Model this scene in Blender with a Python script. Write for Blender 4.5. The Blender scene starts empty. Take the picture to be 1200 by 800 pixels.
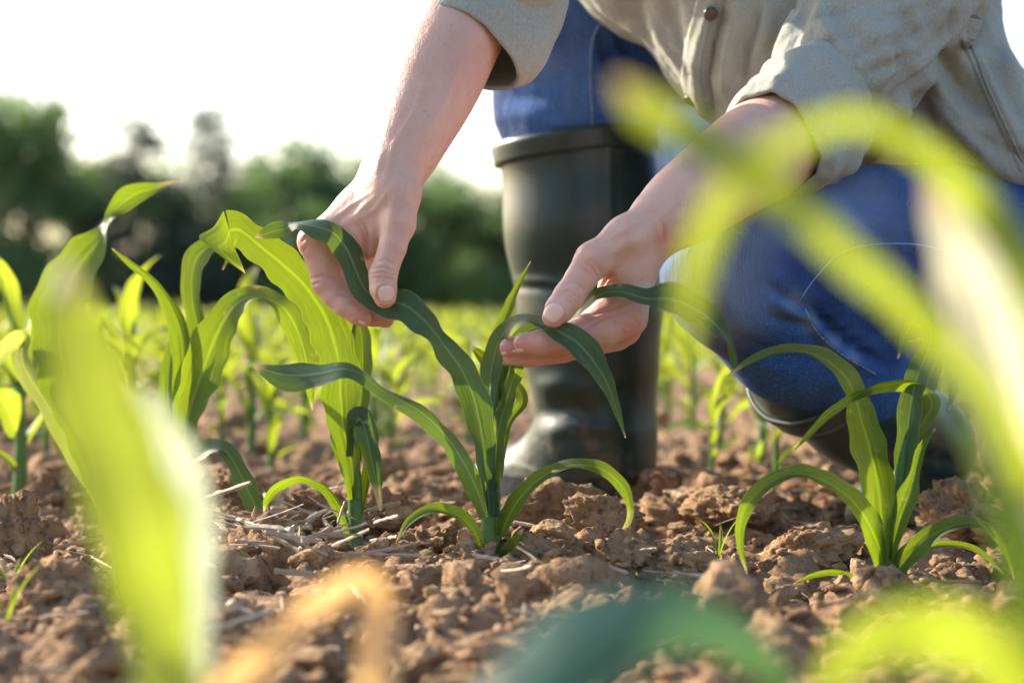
import bpy, math, random, colorsys
import numpy as np
import openvdb
from mathutils import Vector, Matrix
from mathutils.bvhtree import BVHTree
random.seed(7); RNG = np.random.default_rng(7)
scene = bpy.context.scene
COL = scene.collection
# ------------------------------------------------------------------ camera
F = 2400.0; H = 0.2133; D0 = 1.60
PITCH = math.atan(60 / F); CP, SP = math.cos(PITCH), math.sin(PITCH)
def to_world(c):
    c = np.asarray(c, float)
    x, y, z = c[..., 0], c[..., 1], c[..., 2]
    return np.stack([x, y * SP + z * CP, H + y * CP - z * SP], -1)
def to_cam(w):
    w = np.asarray(w, float); x, y, z = w[..., 0], w[..., 1], w[..., 2] - H
    return np.stack([x, y * SP + z * CP, y * CP - z * SP], -1)
def cam_pt(px, py, z): return np.array([(px - 600) / F * z, (400 - py) / F * z, z])
def P(px, py, z): return to_world(cam_pt(px, py, z))
def project(w):
    c = to_cam(w); return np.stack([600 + F * c[..., 0] / c[..., 2], 400 - F * c[..., 1] / c[..., 2]], -1), c[..., 2]
cd = bpy.data.cameras.new('camera'); cam = bpy.data.objects.new('camera', cd); COL.objects.link(cam)
cam.location = (0, 0, H); cam.rotation_euler = (math.pi / 2 - PITCH, 0, 0)
cd.sensor_width = 36; cd.lens = 72; cd.clip_start = 0.02; cd.clip_end = 1000
cd.dof.use_dof = True; cd.dof.focus_distance = 1.62; cd.dof.aperture_fstop = 4.0; cd.dof.aperture_blades = 9
scene.camera = cam
# ------------------------------------------------------------------ light
SUN_EL, SUN_AZ = 28.0, 55.0          # azimuth: degrees left of straight ahead
world = bpy.data.worlds.new('World'); scene.world = world; world.use_nodes = True
nt = world.node_tree; bg = nt.nodes['Background']
sky = nt.nodes.new('ShaderNodeTexSky'); sky.sky_type = 'NISHITA'; sky.sun_disc = False
sky.sun_elevation = math.radians(SUN_EL); sky.sun_rotation = math.radians(-SUN_AZ)
sky.air_density = 0.9; sky.dust_density = 2.4; sky.ozone_density = 0.8
nt.links.new(sky.outputs[0], bg.inputs[0]); bg.inputs[1].default_value = 0.145
sd = bpy.data.lights.new('sun', 'SUN'); sd.energy = 4.2; sd.angle = math.radians(0.5); sd.color = (1, 0.90, 0.74)
sun = bpy.data.objects.new('sun', sd); COL.objects.link(sun)
sv = Vector((-math.sin(math.radians(SUN_AZ)) * math.cos(math.radians(SUN_EL)), math.cos(math.radians(SUN_AZ)) * math.cos(math.radians(SUN_EL)), math.sin(math.radians(SUN_EL))))
sun.rotation_euler = sv.to_track_quat('Z', 'Y').to_euler()
sun.location = (-5, 5, 5)
vs = scene.view_settings; vs.view_transform = 'Standard'; vs.look = 'None'; vs.gamma = 1; vs.exposure = 1.5
scene.cycles.max_bounces = 8; scene.cycles.transparent_max_bounces = 8
scene.cycles.use_denoising = True
# ------------------------------------------------------------------ noise
_perm = np.random.default_rng(3).permutation(512).astype(np.int64)
_val = np.random.default_rng(4).random(512) * 2 - 1
def vnoise(p):
    p = np.asarray(p, float); i = np.floor(p).astype(np.int64); f = p - i; f = f * f * f * (f * (f * 6 - 15) + 10)
    def h(a, b, c): return _val[_perm[(_perm[(_perm[a & 511] + b) & 511] + c) & 511]]
    x, y, z = i[..., 0], i[..., 1], i[..., 2]; u, v, w = f[..., 0], f[..., 1], f[..., 2]
    def L(a, b, t): return a + (b - a) * t
    return L(L(L(h(x, y, z), h(x + 1, y, z), u), L(h(x, y + 1, z), h(x + 1, y + 1, z), u), v),
             L(L(h(x, y, z + 1), h(x + 1, y, z + 1), u), L(h(x, y + 1, z + 1), h(x + 1, y + 1, z + 1), u), v), w)
def fbm(p, o=4, g=.5):
    s = 0; a = 1
    for k in range(o): s = s + a * vnoise(np.asarray(p) * 2.03 ** k + 17.3 * k); a *= g
    return s
# ------------------------------------------------------------------ materials
def mat(name):
    m = bpy.data.materials.new(name); m.use_nodes = True
    n = m.node_tree; return m, n, n.nodes['Principled BSDF'], n.nodes['Material Output']
def N(n, t, **k):
    o = n.nodes.new('ShaderNode' + t)
    for a, b in k.items():
        if a == 'ins':
            for i, v in b.items(): o.inputs[i].default_value = v
        else: setattr(o, a, b)
    return o
def ramp(n, stops, fac):
    r = N(n, 'ValToRGB'); e = r.color_ramp.elements
    while len(e) < len(stops): e.new(.5)
    for el, (p, c) in zip(e, stops): el.position = p; el.color = (*c, 1) if len(c) == 3 else c
    n.links.new(fac, r.inputs[0]); return r.outputs[0]
def mixc(n, a, b, fac, mode='MIX'):
    m = N(n, 'Mix', data_type='RGBA', blend_type=mode)
    for s, v in ((0, fac), (6, a), (7, b)):
        if hasattr(v, 'links'): n.links.new(v, m.inputs[s])
        else: m.inputs[s].default_value = v if s == 0 else (*v, 1)
    return m.outputs[2]
def noise(n, vec, scale, detail=4, rough=.55):
    t = N(n, 'TexNoise', ins={'Scale': scale, 'Detail': detail, 'Roughness': rough})
    if vec is not None: n.links.new(vec, t.inputs['Vector'])
    return t.outputs['Fac']
def bump(n, h, strength, dist, bs, prev=None):
    b = N(n, 'Bump', ins={'Strength': strength, 'Distance': dist}); n.links.new(h, b.inputs['Height'])
    if prev is not None: n.links.new(prev, b.inputs['Normal'])
    if bs is not None: n.links.new(b.outputs[0], bs.inputs['Normal'])
    return b.outputs[0]
def objco(n): return N(n, 'TexCoord').outputs['Object']
def scaled(n, vec, s):
    m = N(n, 'Mapping'); m.inputs['Scale'].default_value = s; n.links.new(vec, m.inputs['Vector']); return m.outputs[0]

def m_leaf(name, c0, c1, trans, tmix=.5, dry=None, rough=.42):
    m, n, b, out = mat(name)
    uv = N(n, 'UVMap').outputs[0]; sep = N(n, 'SeparateXYZ'); n.links.new(uv, sep.inputs[0])
    veins = noise(n, scaled(n, uv, (3, 26, 1)), 1, 2)
    blot = noise(n, scaled(n, uv, (30, 1.2, 1)), 1, 3)
    c = mixc(n, c0, c1, veins)
    c = mixc(n, c, tuple(x * 1.5 for x in c1), ramp(n, [(.52, (0, 0, 0)), (.75, (1, 1, 1))], blot))
    ab = N(n, 'Math', operation='ABSOLUTE'); n.links.new(sep.outputs[1], ab.inputs[0])
    rib = ramp(n, [(.0, (1, 1, 1)), (.05, (.7, .7, .7)), (.11, (0, 0, 0))], ab.outputs[0])
    light = (c1[0] * 2.6 + .04, c1[1] * 2.0 + .04, c1[2] * 2 + .02)
    c = mixc(n, c, light, rib)
    edge = ramp(n, [(.93, (0, 0, 0)), (1, (1, 1, 1))], ab.outputs[0]); c = mixc(n, c, light, edge)
    tc = mixc(n, trans, tuple(x * .72 for x in trans), veins)
    tc = mixc(n, tc, tuple(min(1, x * 1.25) for x in trans), rib)
    if dry:
        at = N(n, 'Attribute', attribute_name='dry')
        c = mixc(n, c, dry, at.outputs['Fac']); tc = mixc(n, tc, (dry[0] * 1.3, dry[1] * 1.2, dry[2]), at.outputs['Fac'])
    n.links.new(c, b.inputs['Base Color']); b.inputs['Roughness'].default_value = rough
    b.inputs['Specular IOR Level'].default_value = .45
    nb = bump(n, noise(n, scaled(n, uv, (22, 2.2, 1)), 1, 3), .35, .004, None); nb = bump(n, veins, .6, .0008, b, nb)
    t = N(n, 'BsdfTranslucent'); n.links.new(tc, t.inputs[0]); n.links.new(nb, t.inputs['Normal'])
    mx = N(n, 'MixShader', ins={0: tmix}); n.links.new(b.outputs[0], mx.inputs[1]); n.links.new(t.outputs[0], mx.inputs[2])
    n.links.new(mx.outputs[0], out.inputs[0]); return m
DRYC = (.52, .41, .22)
M = {}
M['leaf'] = m_leaf('maize_leaf', (.010, .044, .010), (.026, .082, .016), (.31, .43, .012), .42, DRYC)
M['leaf_shaded'] = m_leaf('maize_leaf_shaded', (.008, .042, .024), (.016, .066, .034), (.25, .38, .015), .27, DRYC)  # blue green of blades in shade, sky reflection put into the colour
M['leaf_far'] = m_leaf('maize_leaf_field', (.045, .11, .022), (.07, .15, .03), (.40, .48, .03), .5, DRYC)
M['leaf_pale'] = m_leaf('maize_leaf_pale', (.07, .14, .035), (.12, .18, .06), (.50, .56, .09), .48, DRYC)
M['leaf_shaded_blue'] = m_leaf('maize_leaf_shaded_blue', (.014, .066, .050), (.030, .10, .080), (.15, .34, .06), .22, DRYC)  # bluer copy for the shaded front blade, sky tint painted in
M['leaf_sunlit'] = m_leaf('maize_leaf_sunlit', (.30, .30, .15), (.40, .40, .22), (.68, .64, .30), .5, DRYC)  # green blade in full sun: its overexposed cream put into the colour
M['leaf_dry'] = m_leaf('maize_leaf_withered', (.58, .40, .22), (.68, .50, .30), (.80, .48, .18), .5)
def m_stem():
    m, n, b, o = mat('maize_stem'); co = objco(n)
    v = noise(n, scaled(n, co, (260, 260, 8)), 1, 2)
    at = N(n, 'Attribute', attribute_name='dry')
    c = mixc(n, (.035, .10, .018), (.075, .17, .03), v); c = mixc(n, c, (.42, .36, .27), at.outputs['Fac'])
    n.links.new(c, b.inputs['Base Color']); b.inputs['Roughness'].default_value = .45
    b.inputs['Subsurface Weight'].default_value = .35; b.inputs['Subsurface Radius'].default_value = (.4, 1, .1); b.inputs['Subsurface Scale'].default_value = .01
    bump(n, v, .3, .0005, b); return m
M['stem'] = m_stem()
def m_soil(name, k=1.0):
    m, n, b, o = mat(name); co = objco(n)
    big = noise(n, co, 6, 5); fine = noise(n, co, 120, 6, .65); mid = noise(n, co, 34, 5, .6)
    c = mixc(n, (.145 * k, .085 * k, .046 * k), (.255 * k, .158 * k, .086 * k), big)
    c = mixc(n, c, (.32 * k, .208 * k, .118 * k), ramp(n, [(.45, (0, 0, 0)), (.72, (1, 1, 1))], mid))
    c = mixc(n, c, (.065 * k, .042 * k, .030 * k), ramp(n, [(.30, (1, 1, 1)), (.48, (0, 0, 0))], fine))
    at = N(n, 'Attribute', attribute_name='tone'); hs = N(n, 'HueSaturation'); mr = N(n, 'MapRange', ins={1: 0., 2: 1., 3: .78 if 'clod' in name else 1., 4: 1.28}); n.links.new(at.outputs['Fac'], mr.inputs[0])
    n.links.new(mr.outputs[0], hs.inputs['Value'])
    if 0: n.links.new(mr.outputs[0], hs.inputs['Value'])
    n.links.new(c, hs.inputs['Color']); c = hs.outputs[0]
    n.links.new(c, b.inputs['Base Color']); b.inputs['Roughness'].default_value = .95; b.inputs['Specular IOR Level'].default_value = .15
    def gran(sc):
        v = N(n, 'TexVoronoi', feature='SMOOTH_F1', ins={'Scale': sc}); v.inputs['Smoothness'].default_value = .35; n.links.new(wv, v.inputs['Vector']); return v.outputs['Distance']
    nz = N(n, 'TexNoise', ins={'Scale': 60., 'Detail': 3.}); n.links.new(co, nz.inputs['Vector']); wv = N(n, 'VectorMath', operation='MULTIPLY_ADD'); n.links.new(nz.outputs['Color'], wv.inputs[0]); wv.inputs[1].default_value = (.008, .008, .008); n.links.new(co, wv.inputs[2]); wv = wv.outputs[0]
    x = bump(n, mid, .9, .010, None); x = bump(n, gran(110), -.8, .007, None, x); x = bump(n, gran(300), -.8, .003, None, x); bump(n, fine, 1., .004, b, x); return m
M['soil'] = m_soil('tilled_soil', 1.12); M['clod'] = m_soil('soil_clod', 1.25)
def m_skin():
    m, n, b, o = mat('skin'); co = objco(n)
    a = noise(n, co, 26, 4); f = noise(n, co, 300, 1); mot = noise(n, co, 75, 3)
    at = N(n, 'Attribute', attribute_name='red')
    c = mixc(n, (.54, .335, .255), (.63, .43, .34), a)
    c = mixc(n, c, (.55, .285, .225), ramp(n, [(.42, (0, 0, 0)), (.75, (.55, .55, .55))], mot))
    c = mixc(n, c, (.33, .17, .11), ramp(n, [(.68, (0, 0, 0)), (.78, (.32, .32, .32))], f))
    c = mixc(n, c, (.58, .225, .175), at.outputs['Fac'])
    n.links.new(c, b.inputs['Base Color']); b.inputs['Roughness'].default_value = .48; b.inputs['Specular IOR Level'].default_value = .4
    b.inputs['Subsurface Weight'].default_value = .5; b.inputs['Subsurface Radius'].default_value = (1, .32, .18); b.inputs['Subsurface Scale'].default_value = .003
    v = N(n, 'TexVoronoi', feature='DISTANCE_TO_EDGE', ins={'Scale': 620.}); n.links.new(co, v.inputs['Vector'])
    x = bump(n, v.outputs['Distance'], .45, .0008, None); x = x = bump(n, noise(n, scaled(n, co, (140, 140, 60)), 1, 5, .65), .45, .002, b, x); return m
M['skin'] = m_skin()
def m_nail():
    m, n, b, o = mat('nail'); b.inputs['Base Color'].default_value = (.74, .51, .44, 1); b.inputs['Roughness'].default_value = .28
    b.inputs['Subsurface Weight'].default_value = .3; b.inputs['Subsurface Scale'].default_value = .003; return m
M['nail'] = m_nail()
def m_denim():
    m, n, b, o = mat('denim'); co = objco(n)
    w1 = noise(n, scaled(n, co, (520, 520, 45)), 1, 3); w2 = noise(n, scaled(n, co, (420, 420, 1500)), 1, 2)
    big = noise(n, co, 11, 4); at = N(n, 'Attribute', attribute_name='fade')
    c = mixc(n, (.009, .040, .145), (.026, .105, .31), w1); c = mixc(n, c, (.17, .25, .42), ramp(n, [(.52, (0, 0, 0)), (.72, (.5, .5, .5))], w2))
    c = mixc(n, c, (.010, .022, .085), ramp(n, [(.42, (.7, .7, .7)), (.60, (0, 0, 0))], big))
    c = mixc(n, c, (.25, .31, .42), at.outputs['Fac'])
    n.links.new(c, b.inputs['Base Color']); b.inputs['Roughness'].default_value = .85; b.inputs['Specular IOR Level'].default_value = .2
    x = bump(n, w1, .6, .0016, None); x = bump(n, noise(n, scaled(n, co, (60, 60, 28)), 1, 4), .5, .006, None, x); bump(n, w2, .5, .0014, b, x); return m
M['denim'] = m_denim()
def m_simple(name, col, rough, bscale=None, bs=.3, bd=.002, metal=0, var=.15):
    m, n, b, o = mat(name); co = objco(n)
    v = noise(n, co, bscale or 20, 4)
    c = mixc(n, tuple(x * (1 - var) for x in col), tuple(x * (1 + var) for x in col), v)
    n.links.new(c, b.inputs['Base Color']); b.inputs['Roughness'].default_value = rough; b.inputs['Metallic'].default_value = metal
    if bscale: bump(n, v, bs, bd, b)
    return m
def m_cotton():
    m, n, b, o = mat('khaki_cotton'); co = objco(n)
    w = noise(n, scaled(n, co, (1100, 1100, 300)), 1, 2); w2 = noise(n, scaled(n, co, (250, 250, 1200)), 1, 2); big = noise(n, co, 9, 4)
    c = mixc(n, (.315, .332, .290), (.41, .425, .375), big); c = mixc(n, c, (.25, .26, .225), ramp(n, [(.4, (.6, .6, .6)), (.6, (0, 0, 0))], w))
    n.links.new(c, b.inputs['Base Color']); b.inputs['Roughness'].default_value = .8; b.inputs['Specular IOR Level'].default_value = .25
    x = bump(n, w, .35, .0008, None); x = bump(n, w2, .3, .0008, None, x); bump(n, noise(n, scaled(n, co, (70, 70, 34)), 1, 5, .6), .55, .005, b, x)
    b.inputs['Sheen Weight'].default_value = .1
    t = N(n, 'BsdfTranslucent'); t.inputs[0].default_value = (.5, .42, .28, 1)
    mx = N(n, 'MixShader', ins={0: .12}); n.links.new(b.outputs[0], mx.inputs[1]); n.links.new(t.outputs[0], mx.inputs[2]); n.links.new(mx.outputs[0], o.inputs[0])
    return m
M['shirt'] = m_cotton()
M['thread'] = m_simple('pale_blue_thread', (.20, .27, .42), .8, 900, .5, .001)
M['shirt_thread'] = m_simple('khaki_thread', (.33, .33, .27), .8, 900, .4, .001)
M['button'] = m_simple('brown_button', (.05, .035, .025), .35)
def m_rubber():
    m, n, b, o = mat('boot_rubber'); co = objco(n); sp = N(n, 'SeparateXYZ'); n.links.new(co, sp.inputs[0])
    v = noise(n, co, 45, 4); c = mixc(n, (.011, .024, .020), (.018, .034, .028), v)
    zz = N(n, 'MapRange', ins={1: .02, 2: .20, 3: .50, 4: .26}); n.links.new(sp.outputs[2], zz.inputs[0])
    ad = N(n, 'Math', operation='ADD'); n.links.new(zz.outputs[0], ad.inputs[0]); n.links.new(noise(n, co, 38, 6, .65), ad.inputs[1])
    mud = ramp(n, [(.98, (0, 0, 0)), (1.0, (.0, .0, .0))], ad.outputs[0])
    mr = N(n, 'MapRange', ins={1: .98, 2: 1.22, 3: 0., 4: .6}); n.links.new(ad.outputs[0], mr.inputs[0])
    dust = N(n, 'MapRange', ins={1: .45, 2: .8, 3: .0, 4: .025}); n.links.new(noise(n, co, 90, 5, .7), dust.inputs[0])
    c = mixc(n, c, (.25, .20, .15), dust.outputs[0]); c = mixc(n, c, (.20, .125, .08), mr.outputs[0]); n.links.new(c, b.inputs['Base Color'])
    rr = N(n, 'MapRange', ins={1: 0., 2: .5, 3: .36, 4: .85}); n.links.new(mr.outputs[0], rr.inputs[0]); n.links.new(rr.outputs[0], b.inputs['Roughness'])
    b.inputs['Specular IOR Level'].default_value = .36; b.inputs['Sheen Weight'].default_value = .15; b.inputs['Sheen Roughness'].default_value = .35; b.inputs['Sheen Tint'].default_value = (1, .92, .78, 1)
    bump(n, v, .15, .002, b); return m
M['rubber'] = m_rubber()
M['rubber_sole'] = m_simple('boot_sole_rubber', (.014, .018, .018), .55, 90, .3, .002)
M['gold'] = m_simple('gold', (.8, .55, .22), .25, metal=1)
M['hair'] = m_simple('hair', (.05, .03, .02), .6, 200, .6, .003)
M['straw'] = m_simple('dry_straw', (.36, .27, .18), .7, 140, .4, .001, var=.3)
M['straw_grey'] = m_simple('weathered_straw', (.33, .265, .195), .75, 140, .4, .001, var=.3)
M['bark'] = m_simple('bark', (.09, .07, .05), .9, 5, .8, .05)
def m_tree(name, c0, c1, tr):
    m, n, b, o = mat(name); oi = N(n, 'ObjectInfo').outputs['Random']; co = objco(n)
    c = mixc(n, c0, c1, ramp(n, [(.38, (0, 0, 0)), (.62, (1, 1, 1))], noise(n, co, .8, 3)))
    n.links.new(c, b.inputs['Base Color']); b.inputs['Roughness'].default_value = .6; b.inputs['Specular IOR Level'].default_value = .3
    t = N(n, 'BsdfTranslucent'); t.inputs[0].default_value = (*tr, 1)
    mx = N(n, 'MixShader', ins={0: .32}); n.links.new(b.outputs[0], mx.inputs[1]); n.links.new(t.outputs[0], mx.inputs[2]); n.links.new(mx.outputs[0], o.inputs[0]); return m
M['oak'] = m_tree('broadleaf_foliage', (.070, .150, .075), (.15, .24, .075), (.20, .32, .07))
M['fir'] = m_tree('conifer_foliage', (.070, .10, .085), (.11, .14, .10), (.09, .12, .07))
# ------------------------------------------------------------------ object helpers
def tag(o, label=None, cat=None, group=None, kind=None):
    for k, v in (('label', label), ('category', cat), ('group', group), ('kind', kind)):
        if v: o[k] = v
    return o
def mesh_obj(name, V, Fc, m, parent=None, smooth=True, uv=None, attrs=None):
    me = bpy.data.meshes.new(name); me.from_pydata(np.asarray(V, float).tolist() if not isinstance(V, list) else V, [], Fc.tolist() if hasattr(Fc, 'tolist') else Fc)
    if m: me.materials.append(m)
    if smooth: me.polygons.foreach_set('use_smooth', [True] * len(me.polygons))
    if uv is not None:
        l = me.uv_layers.new(name='UVMap'); vi = np.empty(len(me.loops), np.int32); me.loops.foreach_get('vertex_index', vi)
        l.data.foreach_set('uv', np.asarray(uv, np.float32)[vi].ravel())
    for k, a in (attrs or {}).items():
        at = me.attributes.new(k, 'FLOAT', 'POINT'); at.data.foreach_set('value', np.asarray(a, np.float32))
    me.update(); o = bpy.data.objects.new(name, me); COL.objects.link(o)
    if parent: attach(o, parent)
    return o
def attach(o, parent):
    o.parent = parent; o.matrix_parent_inverse = Matrix.LocRotScale(parent.location, parent.rotation_euler, parent.scale).inverted() if parent.parent is None else Matrix.Identity(4)
def empty(name, loc, label=None, cat=None, group=None):
    o = bpy.data.objects.new(name, None); COL.objects.link(o); o.location = loc; o.empty_display_size = .05
    return tag(o, label, cat, group)
def copy_tree(root, loc, rz, s, label, group):
    r = root.copy(); COL.objects.link(r); r.location = loc; r.rotation_euler = (0, 0, rz); r.scale = (s, s, s)
    tag(r, label, None, group)
    for ch in list(root.children):
        c = ch.copy(); COL.objects.link(c); c.parent = r
    return r
def grid_faces(nu, nv, closed=False, off=0):
    i = np.arange(nu - 1)[:, None]; j = np.arange(nv if closed else nv - 1)[None, :]; j2 = (j + 1) % nv
    q = np.stack([i * nv + j, i * nv + j2, (i + 1) * nv + j2, (i + 1) * nv + j], -1).reshape(-1, 4) + off
    return q
def catmull(pts, n):
    pts = np.asarray(pts, float); k = len(pts)
    ext = np.vstack([2 * pts[0] - pts[1], pts, 2 * pts[-1] - pts[-2]])
    d = np.maximum(1e-6, np.linalg.norm(np.diff(pts[:, :3], axis=0), axis=1)); s = np.concatenate([[0], np.cumsum(d)]); s /= s[-1]
    t = np.linspace(0, 1, n); idx = np.clip(np.searchsorted(s, t, side='right') - 1, 0, k - 2); u = ((t - s[idx]) / (s[idx + 1] - s[idx]))[:, None]
    p0, p1, p2, p3 = ext[idx], ext[idx + 1], ext[idx + 2], ext[idx + 3]
    return .5 * ((2 * p1) + (-p0 + p2) * u + (2 * p0 - 5 * p1 + 4 * p2 - p3) * u ** 2 + (-p0 + 3 * p1 - 3 * p2 + p3) * u ** 3)
def tube(path, radii, ns=12, cap=True):
    path = np.asarray(path, float); n = len(path); T = np.gradient(path, axis=0); T /= np.linalg.norm(T, axis=1)[:, None] + 1e-12
    ref = np.array([0, 0, 1.]) if abs(T[0][2]) < .9 else np.array([1., 0, 0]); V = []
    a = np.cross(T[0], ref); a /= np.linalg.norm(a)
    for k in range(n):
        a = a - T[k] * a.dot(T[k]); a /= np.linalg.norm(a); b = np.cross(T[k], a)
        ang = np.arange(ns) * 2 * math.pi / ns
        V.append(path[k] + radii[k] * (np.cos(ang)[:, None] * a + np.sin(ang)[:, None] * b))
    V = np.vstack(V); Fc = grid_faces(n, ns, True).tolist()
    if cap: Fc.append(list(range(ns))[::-1]); Fc.append([(n - 1) * ns + i for i in range(ns)])
    return V, Fc
class Bag:
    def __init__(s): s.V = []; s.F = []; s.n = 0; s.U = []; s.A = []
    def add(s, V, Fc, uv=None, a=None):
        s.V.append(np.asarray(V, float)); s.F += (np.asarray(Fc) + s.n).tolist() if hasattr(Fc, 'shape') else [[i + s.n for i in f] for f in Fc]
        s.U.append(np.zeros((len(V), 2)) if uv is None else uv); s.A.append(np.zeros(len(V)) if a is None else a); s.n += len(V)
    def build(s, name, m, parent=None, smooth=True, uv=True, attr='dry'):
        return mesh_obj(name, np.vstack(s.V), s.F, m, parent, smooth, np.vstack(s.U) if uv else None, {attr: np.concatenate(s.A)} if attr else None)
# ------------------------------------------------------------------ leaves
def ribbon(C, S, fold, wave, seed, nv=11, dry=None, wfreq=55, tip_dry=0):
    """C centres (n,3), S half-width vectors (n,3): one blade with a sunk midrib and wavy margins"""
    n = len(C); T = np.gradient(C, axis=0); T /= np.linalg.norm(T, axis=1)[:, None] + 1e-12
    w = np.linalg.norm(S, axis=1); Nn = np.cross(S, T); Nn /= np.linalg.norm(Nn, axis=1)[:, None] + 1e-12
    s = np.concatenate([[0], np.cumsum(np.linalg.norm(np.diff(C, axis=0), axis=1))])
    v = np.linspace(-1, 1, nv); V = []
    f = fold + (.55 * np.exp(-s / .025) * (1 if fold >= 0 else -1))
    rs = np.random.default_rng(seed); ph = rs.random(4) * 6.28; fr = wfreq * (.8 + .5 * rs.random(2))
    for k in range(n):
        side = np.where(v < 0, np.sin(fr[0] * s[k] + ph[0]) + .5 * np.sin(fr[0] * 2.3 * s[k] + ph[2]), np.sin(fr[1] * s[k] + ph[1]) + .5 * np.sin(fr[1] * 1.9 * s[k] + ph[3]))
        off = w[k] * (f[k] * (np.abs(v) ** 1.5 - .35) + wave * side * v * v)
        un = 1 + .07 * np.where(v < 0, np.sin(fr[0] * 1.7 * s[k] + ph[1]) + np.sin(fr[0] * 4.1 * s[k] + ph[3]), np.sin(fr[1] * 1.6 * s[k] + ph[0]) + np.sin(fr[1] * 3.7 * s[k] + ph[2]))
        V.append(C[k] + (v * un)[:, None] * S[k] + off[:, None] * Nn[k])
    uv = np.stack([np.repeat(s, nv), np.tile(v, n)], -1)
    t = np.repeat(s / s[-1], nv); vv = np.tile(np.abs(v), n); V = np.vstack(V)
    d = np.zeros(len(V))
    if tip_dry: d = np.clip((t - (1 - tip_dry)) / tip_dry * 1.6 + .35 * vnoise(V * 160) - .2, 0, 1)
    d = np.maximum(d, np.clip((vnoise(V * 170 + seed) - .86) * 5, 0, .45))
    return V, grid_faces(n, nv), uv, d
def traced_leaf(parent, z0, pts, m='leaf', fold=.28, wave=.10, seed=1, n=70, tip_dry=.03, wfreq=55, name='leaf', flap=None):
    """pts: (px, py, depth offset cm, visible half width px, depth half width px) along the blade"""
    a = []
    for p in pts:
        px, py, dz, hw = p[:4]; hd = p[4] if len(p) > 4 else .35 * hw
        z = z0 + dz * .01; a.append([*cam_pt(px, py, z), hw * z / F, hd * z / F])
    a = catmull(a, n); C = a[:, :3]
    T = np.gradient(C[:, :2], axis=0); ker = np.ones(5) / 5
    T = np.stack([np.convolve(np.pad(T[:, i], 2, 'edge'), ker, 'valid') for i in (0, 1)], -1)
    T /= np.linalg.norm(T, axis=1)[:, None] + 1e-12
    perp = np.stack([-T[:, 1], T[:, 0]], -1)      # camera space, y up: tangent right -> perp up
    S = np.concatenate([perp * a[:, 3:4], a[:, 4:5]], 1)
    V, Fc, uv, d = ribbon(C, S, fold, wave, seed, dry=None, tip_dry=tip_dry, wfreq=wfreq)
    if flap:
        zf, Lp, Rp = flap; k = 26; g = []; L_ = catmull(np.c_[np.array(Lp, float), np.zeros(len(Lp))], k)[:, :2]; R_ = catmull(np.c_[np.array(Rp, float), np.zeros(len(Rp))], k)[:, :2]
        for i in range(k):
            t = i / (k - 1)
            for j in range(9):
                v = j / 8; q = L_[i] + (R_[i] - L_[i]) * v; g.append(cam_pt(q[0], q[1], zf - .022 * math.sin(t * math.pi * .6) - .004 * math.sin(v * math.pi) * math.sin(t * math.pi)))
        uvf = np.array([[i * .002, j / 4 - 1] for i in range(k) for j in range(9)]); Fc = np.vstack([Fc, grid_faces(k, 9, False, len(V))]); d = np.concatenate([d, np.clip((uvf[:, 0] - .036) * 60, 0, .7)]); V = np.vstack([V, np.array(g)]); uv = np.vstack([uv, uvf])
    return mesh_obj(name, to_world(V), Fc, M[m], parent, True, uv, {'dry': d})
def traced_stem(parent, z0, pts, name='stem', dry_base=True):
    a = catmull([[*cam_pt(p[0], p[1], z0 + p[2] * .01), p[3] * z0 / F] for p in pts], 30)
    V, Fc = tube(to_world(a[:, :3]), a[:, 3] * (1 + .10 * np.exp(-((np.linspace(0, 1, 30) - .45) / .03) ** 2)), 14)
    t = np.repeat(np.linspace(0, 1, 30), 14)
    return mesh_obj(name, V, Fc, M['stem'], parent, True, None, {'dry': np.clip(1 - t / .16, 0, .9) if dry_base else t * 0})
# ------------------------------------------------------------------ ground
def slope(y): return -0.015 * np.maximum(0, np.asarray(y, float) - 4)
def ground_h(x, y):
    x = np.asarray(x, float); y = np.asarray(y, float); o = np.zeros_like(x)
    r = np.hypot(x, y - 1.7); fade = np.exp(-np.maximum(0, r - 1.5) / 3)
    a = .016 * vnoise(np.stack([x * 7, y * 7, o + 3.3], -1)) + .011 * vnoise(np.stack([x * 19, y * 19, o + 1.1], -1))
    b = .0065 * vnoise(np.stack([x * 47, y * 47, o + 7.7], -1)) + .0035 * vnoise(np.stack([x * 110, y * 110, o + 9.2], -1))
    c = .017 * np.abs(vnoise(np.stack([x * 26, y * 26, o + 5.1], -1))) + .010 * np.abs(vnoise(np.stack([x * 58, y * 58, o + 2.1], -1))) - .006
    return slope(y) + (a + (b + c) * fade * fade) * (.4 + .6 * fade) - .010
def spread(lo, hi, step, far0, far1, g):
    mid = list(np.arange(lo, hi + step / 2, step)); s = step; x = mid[-1]
    while x < far1: s *= g; x += s; mid.append(x)
    s = step; x = mid[0]; pre = []
    while x > far0: s *= g; x -= s; pre.append(x)
    return np.array(pre[::-1] + mid)
gx = spread(-.75, .85, .0045, -220, 220, 1.13); gy = spread(.95, 2.75, .0045, -25, 300, 1.10)
X, Y = np.meshgrid(gx, gy, indexing='ij'); Z = ground_h(X, Y)
ground = mesh_obj('ground', np.stack([X, Y, Z], -1).reshape(-1, 3), grid_faces(len(gx), len(gy))[:, ::-1], M['soil'])
tag(ground, 'brown tilled soil of the maize field', 'ground', None, 'structure')
def gz(x, y): return float(ground_h(np.array([x]), np.array([y]))[0])
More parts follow.
